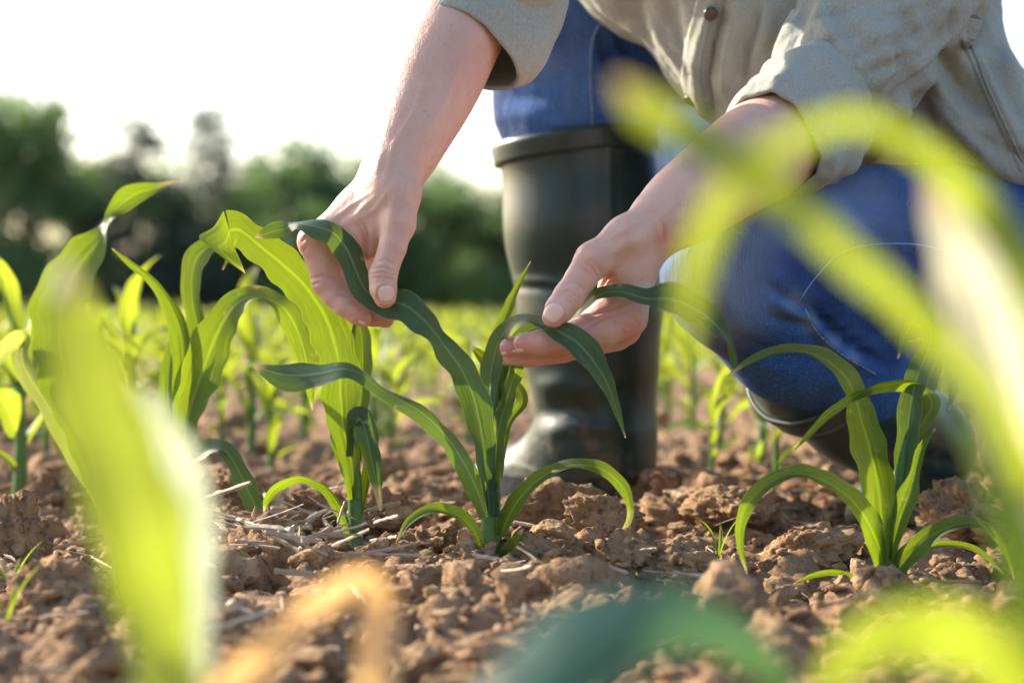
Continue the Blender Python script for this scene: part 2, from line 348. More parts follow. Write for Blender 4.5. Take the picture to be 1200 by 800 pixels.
# clods
def icos(k):
    import bmesh
    b = bmesh.new(); bmesh.ops.create_icosphere(b, subdivisions=k, radius=1)
    V = np.array([v.co[:] for v in b.verts]); Fc = np.array([[v.index for v in f.verts] for f in b.faces]); b.free(); return V, Fc
def clod_shape(k, seed, rough=1.0):
    V, Fc = icos(k); rs = np.random.default_rng(seed); V = V.copy()
    r = 1 + .28 * fbm(V * 1.1 + seed * 7.1, 2); V = V * r[:, None]
    for i in range(9):
        nrm = rs.normal(size=3); nrm /= np.linalg.norm(nrm); d = rs.uniform(.38, .85); over = np.maximum(0, V @ nrm - d); V = V - over[:, None] * nrm * .9
    U = V / (np.linalg.norm(V, axis=1)[:, None] + 1e-9)
    V = V + U * (rough * (.16 * fbm(V * 3.2 + seed, 3) + .10 * np.abs(vnoise(V * 7 + seed)) + .07 * np.abs(vnoise(V * 14 + seed)) + .035 * vnoise(V * 25 + seed)))[:, None]
    return V, Fc
shapes = {k: [clod_shape(k, 10 * k + i) for i in range(10)] for k in (2, 3, 4)}
def rotm(rs):
    q = rs.normal(size=4); q /= np.linalg.norm(q); w, x, y, z = q
    return np.array([[1 - 2 * (y * y + z * z), 2 * (x * y - z * w), 2 * (x * z + y * w)], [2 * (x * y + z * w), 1 - 2 * (x * x + z * z), 2 * (y * z - x * w)], [2 * (x * z - y * w), 2 * (y * z + x * w), 1 - 2 * (x * x + y * y)]])
rs = np.random.default_rng(21); bag = Bag()
def scatter(n, smin, smax, k, x0, x1, y0, y1, sink=.25, p=2.0):
    for i in range(n):
        yy = y0 + (y1 - y0) * rs.random(); wx = (x1 - x0) * .5; xx = (x0 + x1) / 2 + (rs.random() * 2 - 1) * wx
        s = smin + (smax - smin) * rs.random() ** p
        V, Fc = shapes[k][rs.integers(10)]
        sc = s * np.array([rs.uniform(.75, 1.5), rs.uniform(.75, 1.4), rs.uniform(.6, 1.0)])
        bag.add((V @ rotm(rs).T) * sc + [xx, yy, gz(xx, yy) + s * (.45 - sink)], Fc, None, np.full(len(V), rs.random()))
scatter(230, .013, .030, 4, -.8, .8, 1.15, 2.5, .34)
scatter(260, .008, .014, 4, -.6, .6, 1.1, 2.1, .22); scatter(900, .005, .013, 3, -.8, .8, 1.0, 2.6, .18)
scatter(6500, .0016, .0060, 2, -.62, .62, 1.0, 2.3, .05)
scatter(260, .012, .035, 3, -1.5, 1.5, 2.5, 5.5, .2)
cl = bag.build('soil_crumbs', M['clod'], None, True, False, 'tone'); tag(cl, 'loose crumbs and small clods of brown soil over the field', 'soil crumbs', None, 'stuff')
big_clods = [  # px, py, depth, half width px, half height px, label
 (668, 597, 1.74, 66, 36, 'largest clod of pale brown earth in front of the upright boot'),
 (705, 610, 1.70, 44, 26, 'broad cracked clod beside the drooping leaf tip right of the held plant'),
 (500, 640, 1.66, 30, 22, 'rounded clod left of the base of the held middle maize plant'),
 (640, 655, 1.58, 40, 24, 'flat clod at the right foot of the held middle maize plant'),
 (385, 590, 1.78, 62, 26, 'low wide clod behind the arching bottom leaf of the maize plant under the left hand'),
 (20, 640, 1.62, 46, 52, 'tall shaded clod at the left edge of the picture'),
 (1135, 600, 1.72, 46, 34, 'crumbly sunlit clod behind the right maize plant'),
 (950, 640, 1.66, 60, 32, 'dark crumbly clod under the arching leaf of the right maize plant'),
 (850, 600, 1.80, 60, 26, 'shaded clod between the two boots'),
 (560, 715, 1.44, 52, 34, 'grey brown clod below the held middle maize plant'),
 (480, 690, 1.50, 40, 26, 'grey clod next to the withered orange leaf'),
 (640, 590, 1.78, 40, 32, 'upright block of soil leaning on the largest clod left of its middle'),
 (745, 650, 1.56, 34, 24, 'small sunlit clod right of the flat clod and below the drooping leaf tip'),
 (455, 605, 1.78, 44, 26, 'sunlit clod between the two plants the hands are touching'),
 (540, 630, 1.68, 30, 22, 'clod tucked behind the lowest left leaf of the held middle plant'),
 (70, 700, 1.38, 60, 34, 'shaded wide clod in the lower left beside the blurred blade'),
 (255, 690, 1.42, 44, 28, 'grey clod right of the big blurred blade'),
 (800, 660, 1.56, 46, 26, 'low crumbly clod between the grass seedling and the drooping leaf'),
 (905, 590, 1.84, 40, 22, 'shaded clod under the bent knee'),
 (800, 575, 1.98, 44, 22, 'clod just right of the heel of the upright boot'),
 (290, 575, 1.86, 46, 24, 'sunlit clod behind the drooping leaf of the left maize plant'),
]
for i, (px, py, z, a, b, lab) in enumerate(big_clods):
    V, Fc = clod_shape(5, 300 + i, 1.25); s = z / F
    loc = P(px, py, z); V = (V * [1.1, .9, 1.05]) @ np.array([[math.cos(i), math.sin(i), 0], [-math.sin(i), math.cos(i), 0], [0, 0, 1]])
    V = V * np.array([a * s, .75 * a * s, b * s]); V = V + (np.stack([vnoise(V * 160 + k * 9) for k in range(3)], -1) * .0022)
    g0 = gz(loc[0], loc[1]); loc[2] = min(loc[2], g0 + b * s * 1.0)
    o = mesh_obj('soil_clod', V, Fc, M['clod'], None, True, None, {'tone': np.full(len(V), .35 + .3 * ((i * 37) % 10) / 10)}); o.location = loc; tag(o, lab, 'clod', 'large clods of earth')
# ------------------------------------------------------------------ straw
def straw_mesh(a, b, w, bend, seed, flat=.35):
    rs2 = np.random.default_rng(seed); a, b = np.asarray(a), np.asarray(b); t = np.linspace(0, 1, 8)[:, None]; d = rs2.normal(size=3) * bend
    path = a + (b - a) * t + d * (t * (1 - t) * 4); V, Fc = tube(path, w * (1 + .25 * rs2.normal(size=8)), 5)
    c = np.repeat(path, 5, 0); fa_ = rs2.normal(size=3); fa_ /= np.linalg.norm(fa_); dv = V - c; V = c + dv - (dv @ fa_)[:, None] * fa_ * (1 - flat * .6); return V, Fc
bag = Bag()
for i in range(95):
    px = 335 + rs.normal() * 52; py = 648 + rs.normal() * 17; z = H * F / (py - 340) * 1.0; w0 = P(px, py, z); x, y = w0[0], w0[1]
    L = rs.uniform(.015, .055); an = rs.uniform(0, 6.28); e = np.array([math.cos(an), math.sin(an) * .8, rs.uniform(-.1, .45)]) * L
    a0 = np.array([x, y, gz(x, y) + rs.uniform(.012, .028)]); V, Fc = straw_mesh(a0, a0 + e, rs.uniform(.0007, .0024), .0006, i); bag.add(V, Fc)
for i in range(260):
    x = rs.uniform(-.5, .5); y = rs.uniform(1.05, 2.2); L = rs.uniform(.008, .06); an = rs.uniform(0, 6.28)
    a0 = np.array([x, y, gz(x, y) + .009]); V, Fc = straw_mesh(a0, a0 + np.array([math.cos(an), math.sin(an), rs.uniform(-.1, .2)]) * L, rs.uniform(.0004, .0016), .0006, 500 + i); bag.add(V, Fc)
o = bag.build('straw_litter', M['straw_grey'], None, False, False, None); tag(o, 'bleached straw litter piled on the soil between the left plants', 'straw litter', None, 'stuff')
stalks = [((270, 705), (312, 750), 1.30, .0034, 'wide flat bleached stalk lying in front of the straw pile'),
 ((488, 790), (555, 757), 1.28, .0022, 'thin pale stalk pointing up right in front of the middle plant'),
 ((612, 778), (617, 708), 1.28, .0024, 'upright pale stalk piece standing in the soil below the middle plant'),
 ((15, 795), (110, 745), 1.25, .0034, 'long brown stalk lying in the bottom left corner'),
 ((2, 655), (14, 708), 1.42, .0014, 'thin straw leaning on the clod at the left edge'),
 ((318, 596), (372, 597), 1.78, .0020, 'brown stalk lying behind the arch of the low leaf'),
 ((1050, 680), (1150, 690), 1.52, .0022, 'long dry stalk lying right of the right maize plant'),
 ((545, 612), (600, 590), 1.80, .0022, 'brown stalk leaning in front of the toe of the upright boot'),
 ((700, 660), (735, 672), 1.50, .0018, 'short pale stalk lying right of the flat clod')]
for i, (a, b, z, w, lab) in enumerate(stalks):
    A_, B_ = P(*a, z), P(*b, z)
    for q in (A_, B_): q[2] = max(q[2], gz(q[0], q[1]) + .003)
    V, Fc = straw_mesh(A_, B_, w, .0012, 40 + i, .2); o = mesh_obj('straw_stalk', V, Fc, M['straw']); tag(o, lab, 'straw', 'single dry stalks on the soil')
# ------------------------------------------------------------------ traced maize plants
def plant(px, py, z, label, group=None):
    w = P(px, py, z); return empty('maize_plant', w, label, 'maize plant', group)
def base_for(px, z, r0, up):            # stem goes into the soil
    pass
GM = 'maize plants in the front row'
# C: the middle plant, held by both hands
c = plant(574, 664, 1.60, 'tall maize plant whose two upper leaves are held by both hands', GM)
traced_stem(c, 1.60, [(574, 682, 0, 11), (575, 640, 0, 11.5), (575, 600, 0, 11.5), (576, 560, 0, 10), (577, 510, 0, 8), (579, 450, 0, 5)])
traced_leaf(c, 1.60, [(575, 606, -.6, 9, 4), (571, 560, -.9, 11, 5), (565, 510, -1.2, 14, 5), (556, 468, -1.4, 17, 4), (542, 435, -1.5, 17, 0), (526, 412, -1.5, 15, -6), (511, 393, -1.4, 9, -13), (497, 376, -1.3, 15, -14), (474, 358, -1.2, 19, -10), (450, 353, -.6, 17, -8), (430, 342, -.4, 14, -6), (417, 318, -.5, 14, -7), (407, 294, -.7, 15, -9), (391, 274, -.9, 14, -11), (370, 266, -.8, 11, -12), (348, 263, -.3, 4.5, -10), (335, 268, .2, 8, -4), (320, 271, .5, 9.5, 2), (308, 275, .8, 6, 3), (299, 278, 1.0, .6, 0)], 'leaf_shaded', -.16, .05, 3, 150, .02)
traced_leaf(c, 1.60, [(569, 606, -1, 6, -4), (560, 578, -1.4, 9, -6), (543, 543, -2, 11, -9), (523, 513, -2.5, 10, -11), (500, 489, -3, 9, -12), (475, 472, -3.3, 8, -13), (448, 458, -3.5, 7, -14), (425, 440, -3.6, 8, -14), (403, 433, -3.6, 9.5, -15), (375, 438, -3.6, 12.5, -16), (350, 441, -3.6, 15, -15), (328, 439, -3.5, 13, -12), (310, 433, -3.4, 7, -6), (297, 426, -3.3, 1, -1)], 'leaf_shaded', -.2, .10, 5, 110, .05)
traced_leaf(c, 1.60, [(578, 560, .2, 8), (574, 510, .5, 10), (573, 465, .8, 12, 4), (576, 430, .8, 11.5, 4), (583, 403, .5, 10.5, 6), (595, 383, .0, 7.5, 13), (614, 374, -1.0, 4, 14), (634, 378, -2.2, 7, 10), (650, 385, -3.4, 11, 8), (666, 394, -4.2, 15, 5), (681, 405, -4.5, 16.5, 4), (697, 425, -4.5, 13.5, 3), (711, 448, -4.3, 9, 2), (722, 478, -4, 5, 1), (733, 513, -3.8, .5, 0)], 'leaf_shaded', .22, .04, 7, 120, .02)
traced_leaf(c, 1.60, [(582, 470, 1, 5), (594, 420, 2.2, 7), (612, 392, 3.2, 7), (640, 380, 2.6, 7), (662, 374, .6, 7, 4), (680, 362, -1.6, 5, 8), (700, 346, -3.2, 7, 9), (726, 341, -4.2, 8.5, 10), (757, 349, -4.6, 11, 12), (787, 350, -4.6, 17, 10), (815, 362, -4.3, 17, 8), (838, 379, -4, 13, 4), (852, 397, -3.7, 4.5, 5), (858, 412, -3.5, 4, -2), (861, 425, -3.4, 3.5, -3), (857, 438, -3.3, .5)], 'leaf_shaded', .2, .04, 8, 120, .02)
traced_leaf(c, 1.60, [(580, 520, .8, 5), (583, 460, 1.2, 7), (582, 410, 1.5, 7), (590, 374, 1.8, 7), (604, 341, 2, 4), (622, 306, 2.2, .4)], 'leaf', .3, .03, 9, 60)
traced_leaf(c, 1.60, [(578, 575, -.9, 8, 3), (580, 545, -1.0, 10, 2), (583, 512, -.9, 9.5, 0), (590, 482, -.5, 8.5, -2), (599, 452, .2, 8, -3), (606, 430, .7, 8, -3), (603, 405, 1.4, 4, -3), (590, 390, 1.8, 1, 0)], 'leaf', .2, .30, 11, 80, .02, 120)
traced_leaf(c, 1.60, [(586, 628, -.8, 5, 2), (594, 608, -1.2, 9, 3), (608, 584, -1.8, 9, 4), (628, 563, -2.2, 8, 5), (653, 549, -2.6, 6.5, 7), (680, 544, -2.8, 5.5, 8), (705, 549, -3, 7, 6), (725, 565, -3.1, 7, 3), (737, 588, -3.2, 5, 1), (736, 612, -3.2, 3.5, 0), (718, 636, -3.2, .5, 0)], 'leaf', .3, .12, 13, 90, .2)
traced_leaf(c, 1.60, [(566, 646, -.6, 4), (556, 622, -1, 6, -4), (537, 603, -1.5, 6, -7), (508, 597, -2, 5.5, -8), (482, 609, -2.2, 4.5, -4), (463, 637, -2.3, .5)], 'leaf', .3, .1, 15, 60, .15)
traced_leaf(c, 1.60, [(585, 666, -.9, 4), (595, 652, -1.3, 8, 4), (605, 636, -1.5, 7, 4), (613, 619, -1.7, .6)], 'leaf', .5, .1, 17, 30, .2)
traced_leaf(c, 1.60, [(586, 560, .5, 3), (594, 500, 1, 5), (612, 470, 1.5, 7), (600, 448, 2, 8), (568, 420, 2.4, 7), (552, 405, 2.7, 1)], 'leaf', .2, .05, 19, 50)
# A: plant under the left hand
a_ = plant(416, 648, 1.66, 'bright maize plant below the left hand with a torn hanging leaf', GM)
traced_stem(a_, 1.66, [(416, 668, 0, 8), (417, 630, 0, 8.5), (416, 590, 0, 8.5), (414, 540, 0, 8), (411, 500, 0, 7), (409, 450, 0, 5)])
traced_leaf(a_, 1.66, [(415, 585, -.7, 7, 3), (411, 540, -.9, 11, 3), (402, 500, -.9, 17, 2), (399, 462, -.9, 21, 0), (396, 420, -.9, 23, 0), (383, 376, -1, 24, 2), (358, 336, -1.2, 23, 4), (330, 309, -1.4, 22, 4), (304, 288, -1.5, 20, 4), (290, 276, -1.5, 19, 3), (279, 269, -1.5, 21, 2), (269, 270, -1.5, 24, 0)], 'leaf', .10, .03, 21, 130, .0, flap=(1.645, [(262, 247), (250, 266), (233, 277), (246, 290), (268, 307), (288, 321)], [(276, 294), (279, 299), (283, 308), (288, 321.5)]))
traced_leaf(a_, 1.66, [(418, 540, .5, 7), (420, 490, .8, 11), (424, 440, 1.2, 13), (424, 400, 1.6, 11), (416, 360, 2.1, 8), (400, 320, 2.6, 7), (375, 292, 3, 5), (350, 280, 3.3, .6)], 'leaf', .2, .05, 23, 70)
traced_leaf(a_, 1.66, [(411, 535, -1.0, 4), (413, 506, -1.4, 6), (420, 490, -1.9, 11, 8), (428, 502, -2.2, 13, 6), (434, 530, -2.3, 11, 3), (440, 560, -2.3, 7.5, 2), (444, 582, -2.3, 4), (446, 598, -2.3, 1.5)], 'leaf_shaded', .35, .28, 25, 70, .25, 110)
traced_leaf(a_, 1.66, [(410, 630, -.6, 4), (405, 612, -.9, 6, 3), (397, 594, -1.2, 7, 4), (382, 574, -1.6, 6, 6), (363, 563, -1.9, 5, 7), (345, 561, -2.1, 5, 7), (326, 570, -2.3, 5, 4), (314, 583, -2.4, 4.5, 2), (309, 600, -2.4, .6)], 'leaf', .25, .06, 27, 80, .06)
traced_leaf(a_, 1.66, [(421, 606, .1, 4), (427, 575, .2, 6), (430, 548, .4, 5), (428, 520, .6, .6)], 'leaf', .3, .1, 29, 30)
traced_leaf(a_, 1.66, [(408, 560, .4, 4), (398, 520, .9, 9), (396, 480, 1.2, 11), (404, 440, 1.5, 9), (412, 400, 1.8, 4), (418, 372, 2, .6)], 'leaf', .25, .05, 30, 50)
traced_leaf(a_, 1.66, [(428, 655, -1.5, 1.5), (436, 645, -1.6, 4), (445, 630, -1.8, .5)], 'leaf_pale', .3, .1, 31, 20, .4)
# B: left plant
b_ = plant(207, 610, 1.78, 'leafy maize plant left of the straw pile behind the big blurred leaf', GM)
traced_stem(b_, 1.78, [(205, 632, 0, 9), (206, 590, 0, 9), (210, 540, 0, 9), (217, 480, 0, 8), (225, 430, 0, 5)])
traced_leaf(b_, 1.78, [(207, 575, -.8, 8, 3), (213, 525, -1.1, 12, 3), (222, 480, -1.3, 18, 2), (235, 440, -1.5, 23, 0), (249, 403, -1.7, 24, 0), (262, 374, -2, 19, 4), (281, 352, -2.4, 14, 9), (303, 346, -2.9, 8, 12), (320, 352, -3.2, 8, 11), (334, 362, -3.5, 12, 6), (347, 384, -3.6, 15, 2), (357, 414, -3.7, 12, 0), (362, 446, -3.7, 7), (366, 480, -3.6, .6)], 'leaf', .25, .07, 33, 130, .03)
traced_leaf(b_, 1.78, [(213, 470, .0, 8), (214, 425, -.2, 12), (211, 392, -.4, 12.5), (202, 364, -.6, 9.5), (188, 341, -.8, 6.5), (170, 322, -1, 5), (150, 307, -1.2, 3.5), (131, 291, -1.4, .4)], 'leaf', .35, .04, 35, 70)
traced_leaf(b_, 1.78, [(224, 470, .6, 7), (231, 420, 1, 10), (231, 385, 1.2, 12), (225, 350, 1.4, 11), (224, 325, 1.5, 12), (229, 304, 1.4, 14), (242, 290, 1.0, 13), (258, 286, .6, 8), (272, 290, .2, 4), (261, 316, -.6, .5)], 'leaf', .2, .06, 37, 90)
traced_leaf(b_, 1.78, [(203, 555, -.8, 5), (212, 540, -2, 8), (232, 530, -3, 10, 6), (250, 524, -4, 8, 9), (264, 527, -4.6, 9, 7), (278, 548, -5, 10, 3), (294, 582, -5.2, 11, 1), (308, 612, -5.3, 7), (318, 632, -5.3, .8)], 'leaf_shaded', .25, .06, 39, 80, .08)
traced_leaf(b_, 1.78, [(203, 520, .4, 5), (197, 480, .6, 9), (196, 445, .8, 10), (200, 410, 1, 6), (204, 385, 1.2, .6)], 'leaf', .25, .06, 41, 50)
traced_leaf(b_, 1.78, [(210, 615, -1, 4), (232, 608, -1.6, 7), (246, 600, -2, 6), (250, 590, -2, .6)], 'leaf_pale', .3, .1, 43, 25, .4)
# E: right plant
e_ = plant(1037, 692, 1.55, 'free standing maize plant at right with a long arching lower leaf', GM)
traced_stem(e_, 1.55, [(1036, 716, 0, 12), (1037, 680, 0, 12), (1040, 645, 0, 11), (1046, 600, 0, 9), (1055, 550, 0, 7), (1062, 500, 0, 4)])
traced_leaf(e_, 1.55, [(1036, 660, -.8, 9, 3), (1034, 615, -1, 13, 3), (1029, 570, -1.2, 19, 3), (1019, 525, -1.4, 20, 4), (1008, 486, -1.6, 16, 0), (1001, 458, -1.8, 14, -6), (989, 438, -2, 13, -9), (967, 420, -2.2, 9, -10), (937, 410, -2.4, 5.5, -9), (905, 412, -2.5, 4.5, -7), (875, 425, -2.6, 3.2, -3), (852, 442, -2.6, .5)], 'leaf', .3, .05, 45, 120, .06)
traced_leaf(e_, 1.55, [(1047, 620, -.2, 7), (1057, 570, -.3, 9), (1062, 525, -.4, 12), (1066, 480, -.5, 13), (1075, 440, -.6, 12), (1088, 408, -.8, 10), (1090, 388, -1.1, 8, 8), (1074, 376, -1.6, 5, 10), (1062, 390, -2.2, 6), (1052, 420, -2.6, 1)], 'leaf_shaded', .3, .05, 47, 90)
traced_leaf(e_, 1.55, [(1058, 560, .3, 5), (1076, 505, .5, 8), (1092, 475, .4, 10, 5), (1082, 458, -.2, 8, 10), (1058, 450, -1, 7, 9), (1028, 454, -1.9, 6, 7), (998, 466, -2.6, 5.5, 4), (968, 487, -3.1, 5, 2), (945, 511, -3.4, 3.2), (929, 530, -3.6, .4)], 'leaf', .3, .06, 49, 90, .05)
traced_leaf(e_, 1.55, [(1037, 682, -.9, 6), (1030, 642, -1.4, 10), (1018, 612, -1.8, 13, -4), (998, 584, -2.2, 12, -9), (968, 563, -2.7, 9, -11), (938, 554, -3, 7, -11), (910, 560, -3.2, 8, -7), (884, 580, -3.4, 9, -2), (869, 608, -3.5, 7), (867, 640, -3.5, 4.5), (876, 673, -3.4, .6)], 'leaf', .3, .06, 51, 110, .06)
traced_leaf(e_, 1.55, [(1045, 690, -1, 5), (1055, 664, -1.5, 10, 3), (1070, 645, -1.9, 12, 4), (1092, 626, -2.4, 9, 6), (1124, 613, -2.9, 6, 8), (1154, 617, -3.2, 5, 5), (1178, 645, -3.4, 4), (1188, 680, -3.4, .5)], 'leaf', .3, .08, 53, 80, .1)
traced_leaf(e_, 1.55, [(1044, 678, .3, 4), (1080, 645, .6, 4), (1112, 637, .8, 4), (1146, 645, 1, 3.5), (1182, 678, 1, .5)], 'leaf', .3, .05, 55, 50)
traced_leaf(e_, 1.55, [(1042, 655, -1.2, 7), (1052, 615, -1.6, 10), (1064, 582, -1.8, 11), (1072, 555, -1.7, 6), (1080, 525, -1.6, 5), (1096, 502, -1.5, .5)], 'leaf', .45, .1, 57, 60)
traced_leaf(e_, 1.55, [(1024, 698, -1, 2), (1006, 680, -1.6, 3.5), (978, 670, -2, 3.5), (952, 674, -2.3, 3), (930, 683, -2.4, .4)], 'leaf', .2, .05, 59, 40)
traced_leaf(e_, 1.55, [(1056, 560, .8, 4), (1066, 500, 1.1, 8), (1090, 440, 1.4, 11), (1104, 410, 1.6, 10), (1118, 440, 1.4, 9), (1112, 480, 1.2, 1)], 'leaf', .25, .05, 60, 60)
# D: sharp twisted leaf plant at far left, and foreground plants
d_ = plant(62, 640, 1.42, 'maize plant at left with a twisted leaf tip rising against the trees', GM)
traced_stem(d_, 1.42, [(150, 800, 0, 12), (146, 690, 0, 11), (132, 600, 0, 10), (110, 520, 0, 7)])
traced_leaf(d_, 1.42, [(136, 620, -.5, 12), (108, 540, -.8, 18), (80, 465, -1, 25), (68, 405, -1, 30), (72, 350, -1, 32, 4), (92, 312, -1, 29, 6), (112, 286, -1, 18, 8), (124, 266, -.8, 6, 10), (131, 250, -.6, 8, 4), (145, 236, -.5, 14, 0), (165, 225, -.4, 11, 0), (188, 219, -.3, 5), (212, 210, -.2, .5)], 'leaf', .25, .05, 61, 120, .06)
traced_leaf(d_, 1.42, [(126, 600, .5, 9), (64, 490, 1, 12), (26, 425, 1.3, 12), (30, 396, 1.4, 9, 8), (14, 400, 1, 8, 8), (-8, 430, .5, 6), (-30, 480, 0, .6)], 'leaf_pale', .25, .08, 63, 60)
traced_leaf(d_, 1.42, [(134, 630, 1, 8), (120, 560, 3, 14), (110, 500, 5, 16), (150, 480, 7, 12), (190, 500, 9, .6)], 'leaf', .25, .08, 65, 60)
GF = 'blurred maize plants close to the camera'
f1 = plant(200, 900, .58, 'out of focus maize plant with a broad yellow green blade at the left front', GF)
traced_stem(f1, .58, [(202, 1130, 0, 20), (200, 1000, 0, 20), (198, 860, 0, 18), (190, 760, 0, 10)])
traced_leaf(f1, .58, [(200, 920, -1, 30), (196, 810, -.5, 40, -6), (184, 710, 0, 42, -6), (164, 620, 0, 51, -16), (138, 535, .5, 52, -18), (112, 455, 1, 45, -18), (94, 395, 1.5, 33, -14), (82, 345, 2, 22, -8), (76, 300, 3, 2)], 'leaf_far', -.22, .05, 67, 90, .12)
traced_leaf(f1, .58, [(202, 900, 2, 26), (215, 760, 6, 34), (225, 650, 10, 34), (215, 560, 16, 34), (180, 490, 22, 26), (150, 450, 28, 2)], 'leaf_far', .25, .05, 69, 80, .1)
f2 = plant(1250, 900, .54, 'out of focus maize plant with pale drooping blades at the right front', GF)
traced_stem(f2, .54, [(1255, 1150, 0, 22), (1250, 1000, 0, 22), (1245, 880, 0, 20), (1235, 780, 0, 12)])
traced_leaf(f2, .54, [(1240, 900, 1, 30), (1250, 760, 0, 34, 26), (1232, 630, 1, 42, 48), (1204, 510, 3, 48, 58), (1172, 400, 6, 44, 54), (1140, 310, 9, 34, 42), (1106, 250, 11, 18, 24), (1080, 210, 12, 3)], 'leaf_sunlit', .2, .04, 71, 80, .12)
traced_leaf(f2, .54, [(1240, 880, 1, 20), (1222, 760, -1, 26, 10), (1196, 640, -2, 22, 10), (1164, 550, -2, 18, 8), (1130, 480, -2, 13, 6), (1098, 430, -1, 8), (1070, 375, 0, 2)], 'leaf_shaded', .2, .04, 73, 70)
traced_leaf(f2, .54, [(1248, 850, 2, 14), (1230, 640, 3, 18), (1170, 480, 0, 14), (1085, 385, -2, 16), (1010, 315, -4, 17), (935, 245, -5, 18), (865, 195, -5, 20), (802, 152, -4, 24), (752, 120, -4, 20), (722, 92, -4, 3)], 'leaf_far', .2, .04, 75, 90)
traced_leaf(f2, .54, [(1262, 850, 0, 16), (1262, 560, -1, 20), (1210, 340, -1, 22), (1145, 240, 0, 22), (1082, 178, -2, 13, 4), (1015, 143, -3, 12, 8), (950, 152, -4, 14, 8), (893, 186, -4, 18, 4), (848, 232, -4, 19), (822, 290, -4, 17), (808, 355, -4, 13), (802, 420, -4, 4)], 'leaf_far', .2, .04, 77, 100, .0)
traced_leaf(f2, .54, [(1240, 960, -2, 18), (1215, 830, -4, 30), (1160, 765, -5, 40), (1090, 740, -6, 42), (1025, 750, -6, 34), (975, 800, -6, 18), (955, 860, -6, 2)], 'leaf_far', .2, .04, 79, 70)
f3 = plant(600, 1000, .54, 'out of focus dark blue green maize leaf spreading along the bottom front', GF)
traced_stem(f3, .54, [(560, 1150, 0, 22), (560, 1050, 0, 22), (562, 960, 0, 18)])
traced_leaf(f3, .54, [(562, 1000, 0, 26), (580, 880, 0, 44, 10), (640, 790, 1, 50, 34), (715, 737, 2, 46, 44), (785, 722, 3, 38, 42), (850, 742, 4, 26, 22), (905, 785, 5, 16), (950, 850, 6, 2)], 'leaf_shaded_blue', -.15, .04, 81, 80)
traced_leaf(f3, .54, [(558, 1000, 3, 20), (540, 900, 6, 20), (500, 850, 10, 14), (450, 860, 12, 2)], 'leaf', .2, .04, 83, 40)
f4 = plant(360, 1000, .68, 'withered orange maize leaf hanging folded and out of focus at the bottom', GF)
traced_stem(f4, .68, [(470, 1010, 0, 15), (465, 930, 0, 14), (455, 850, 0, 10)])
traced_leaf(f4, .68, [(462, 930, 0, 18), (445, 830, 0, 22), (440, 760, 0, 20), (448, 710, 0, 20), (446, 682, -.5, 16, 16), (420, 672, -1.5, 11, 22), (385, 698, -2.2, 17, 10), (335, 740, -2.8, 19), (280, 790, -3, 18), (220, 850, -3, 10), (180, 900, -3, 2)], 'leaf_dry', .3, .1, 85, 90)
f5 = None
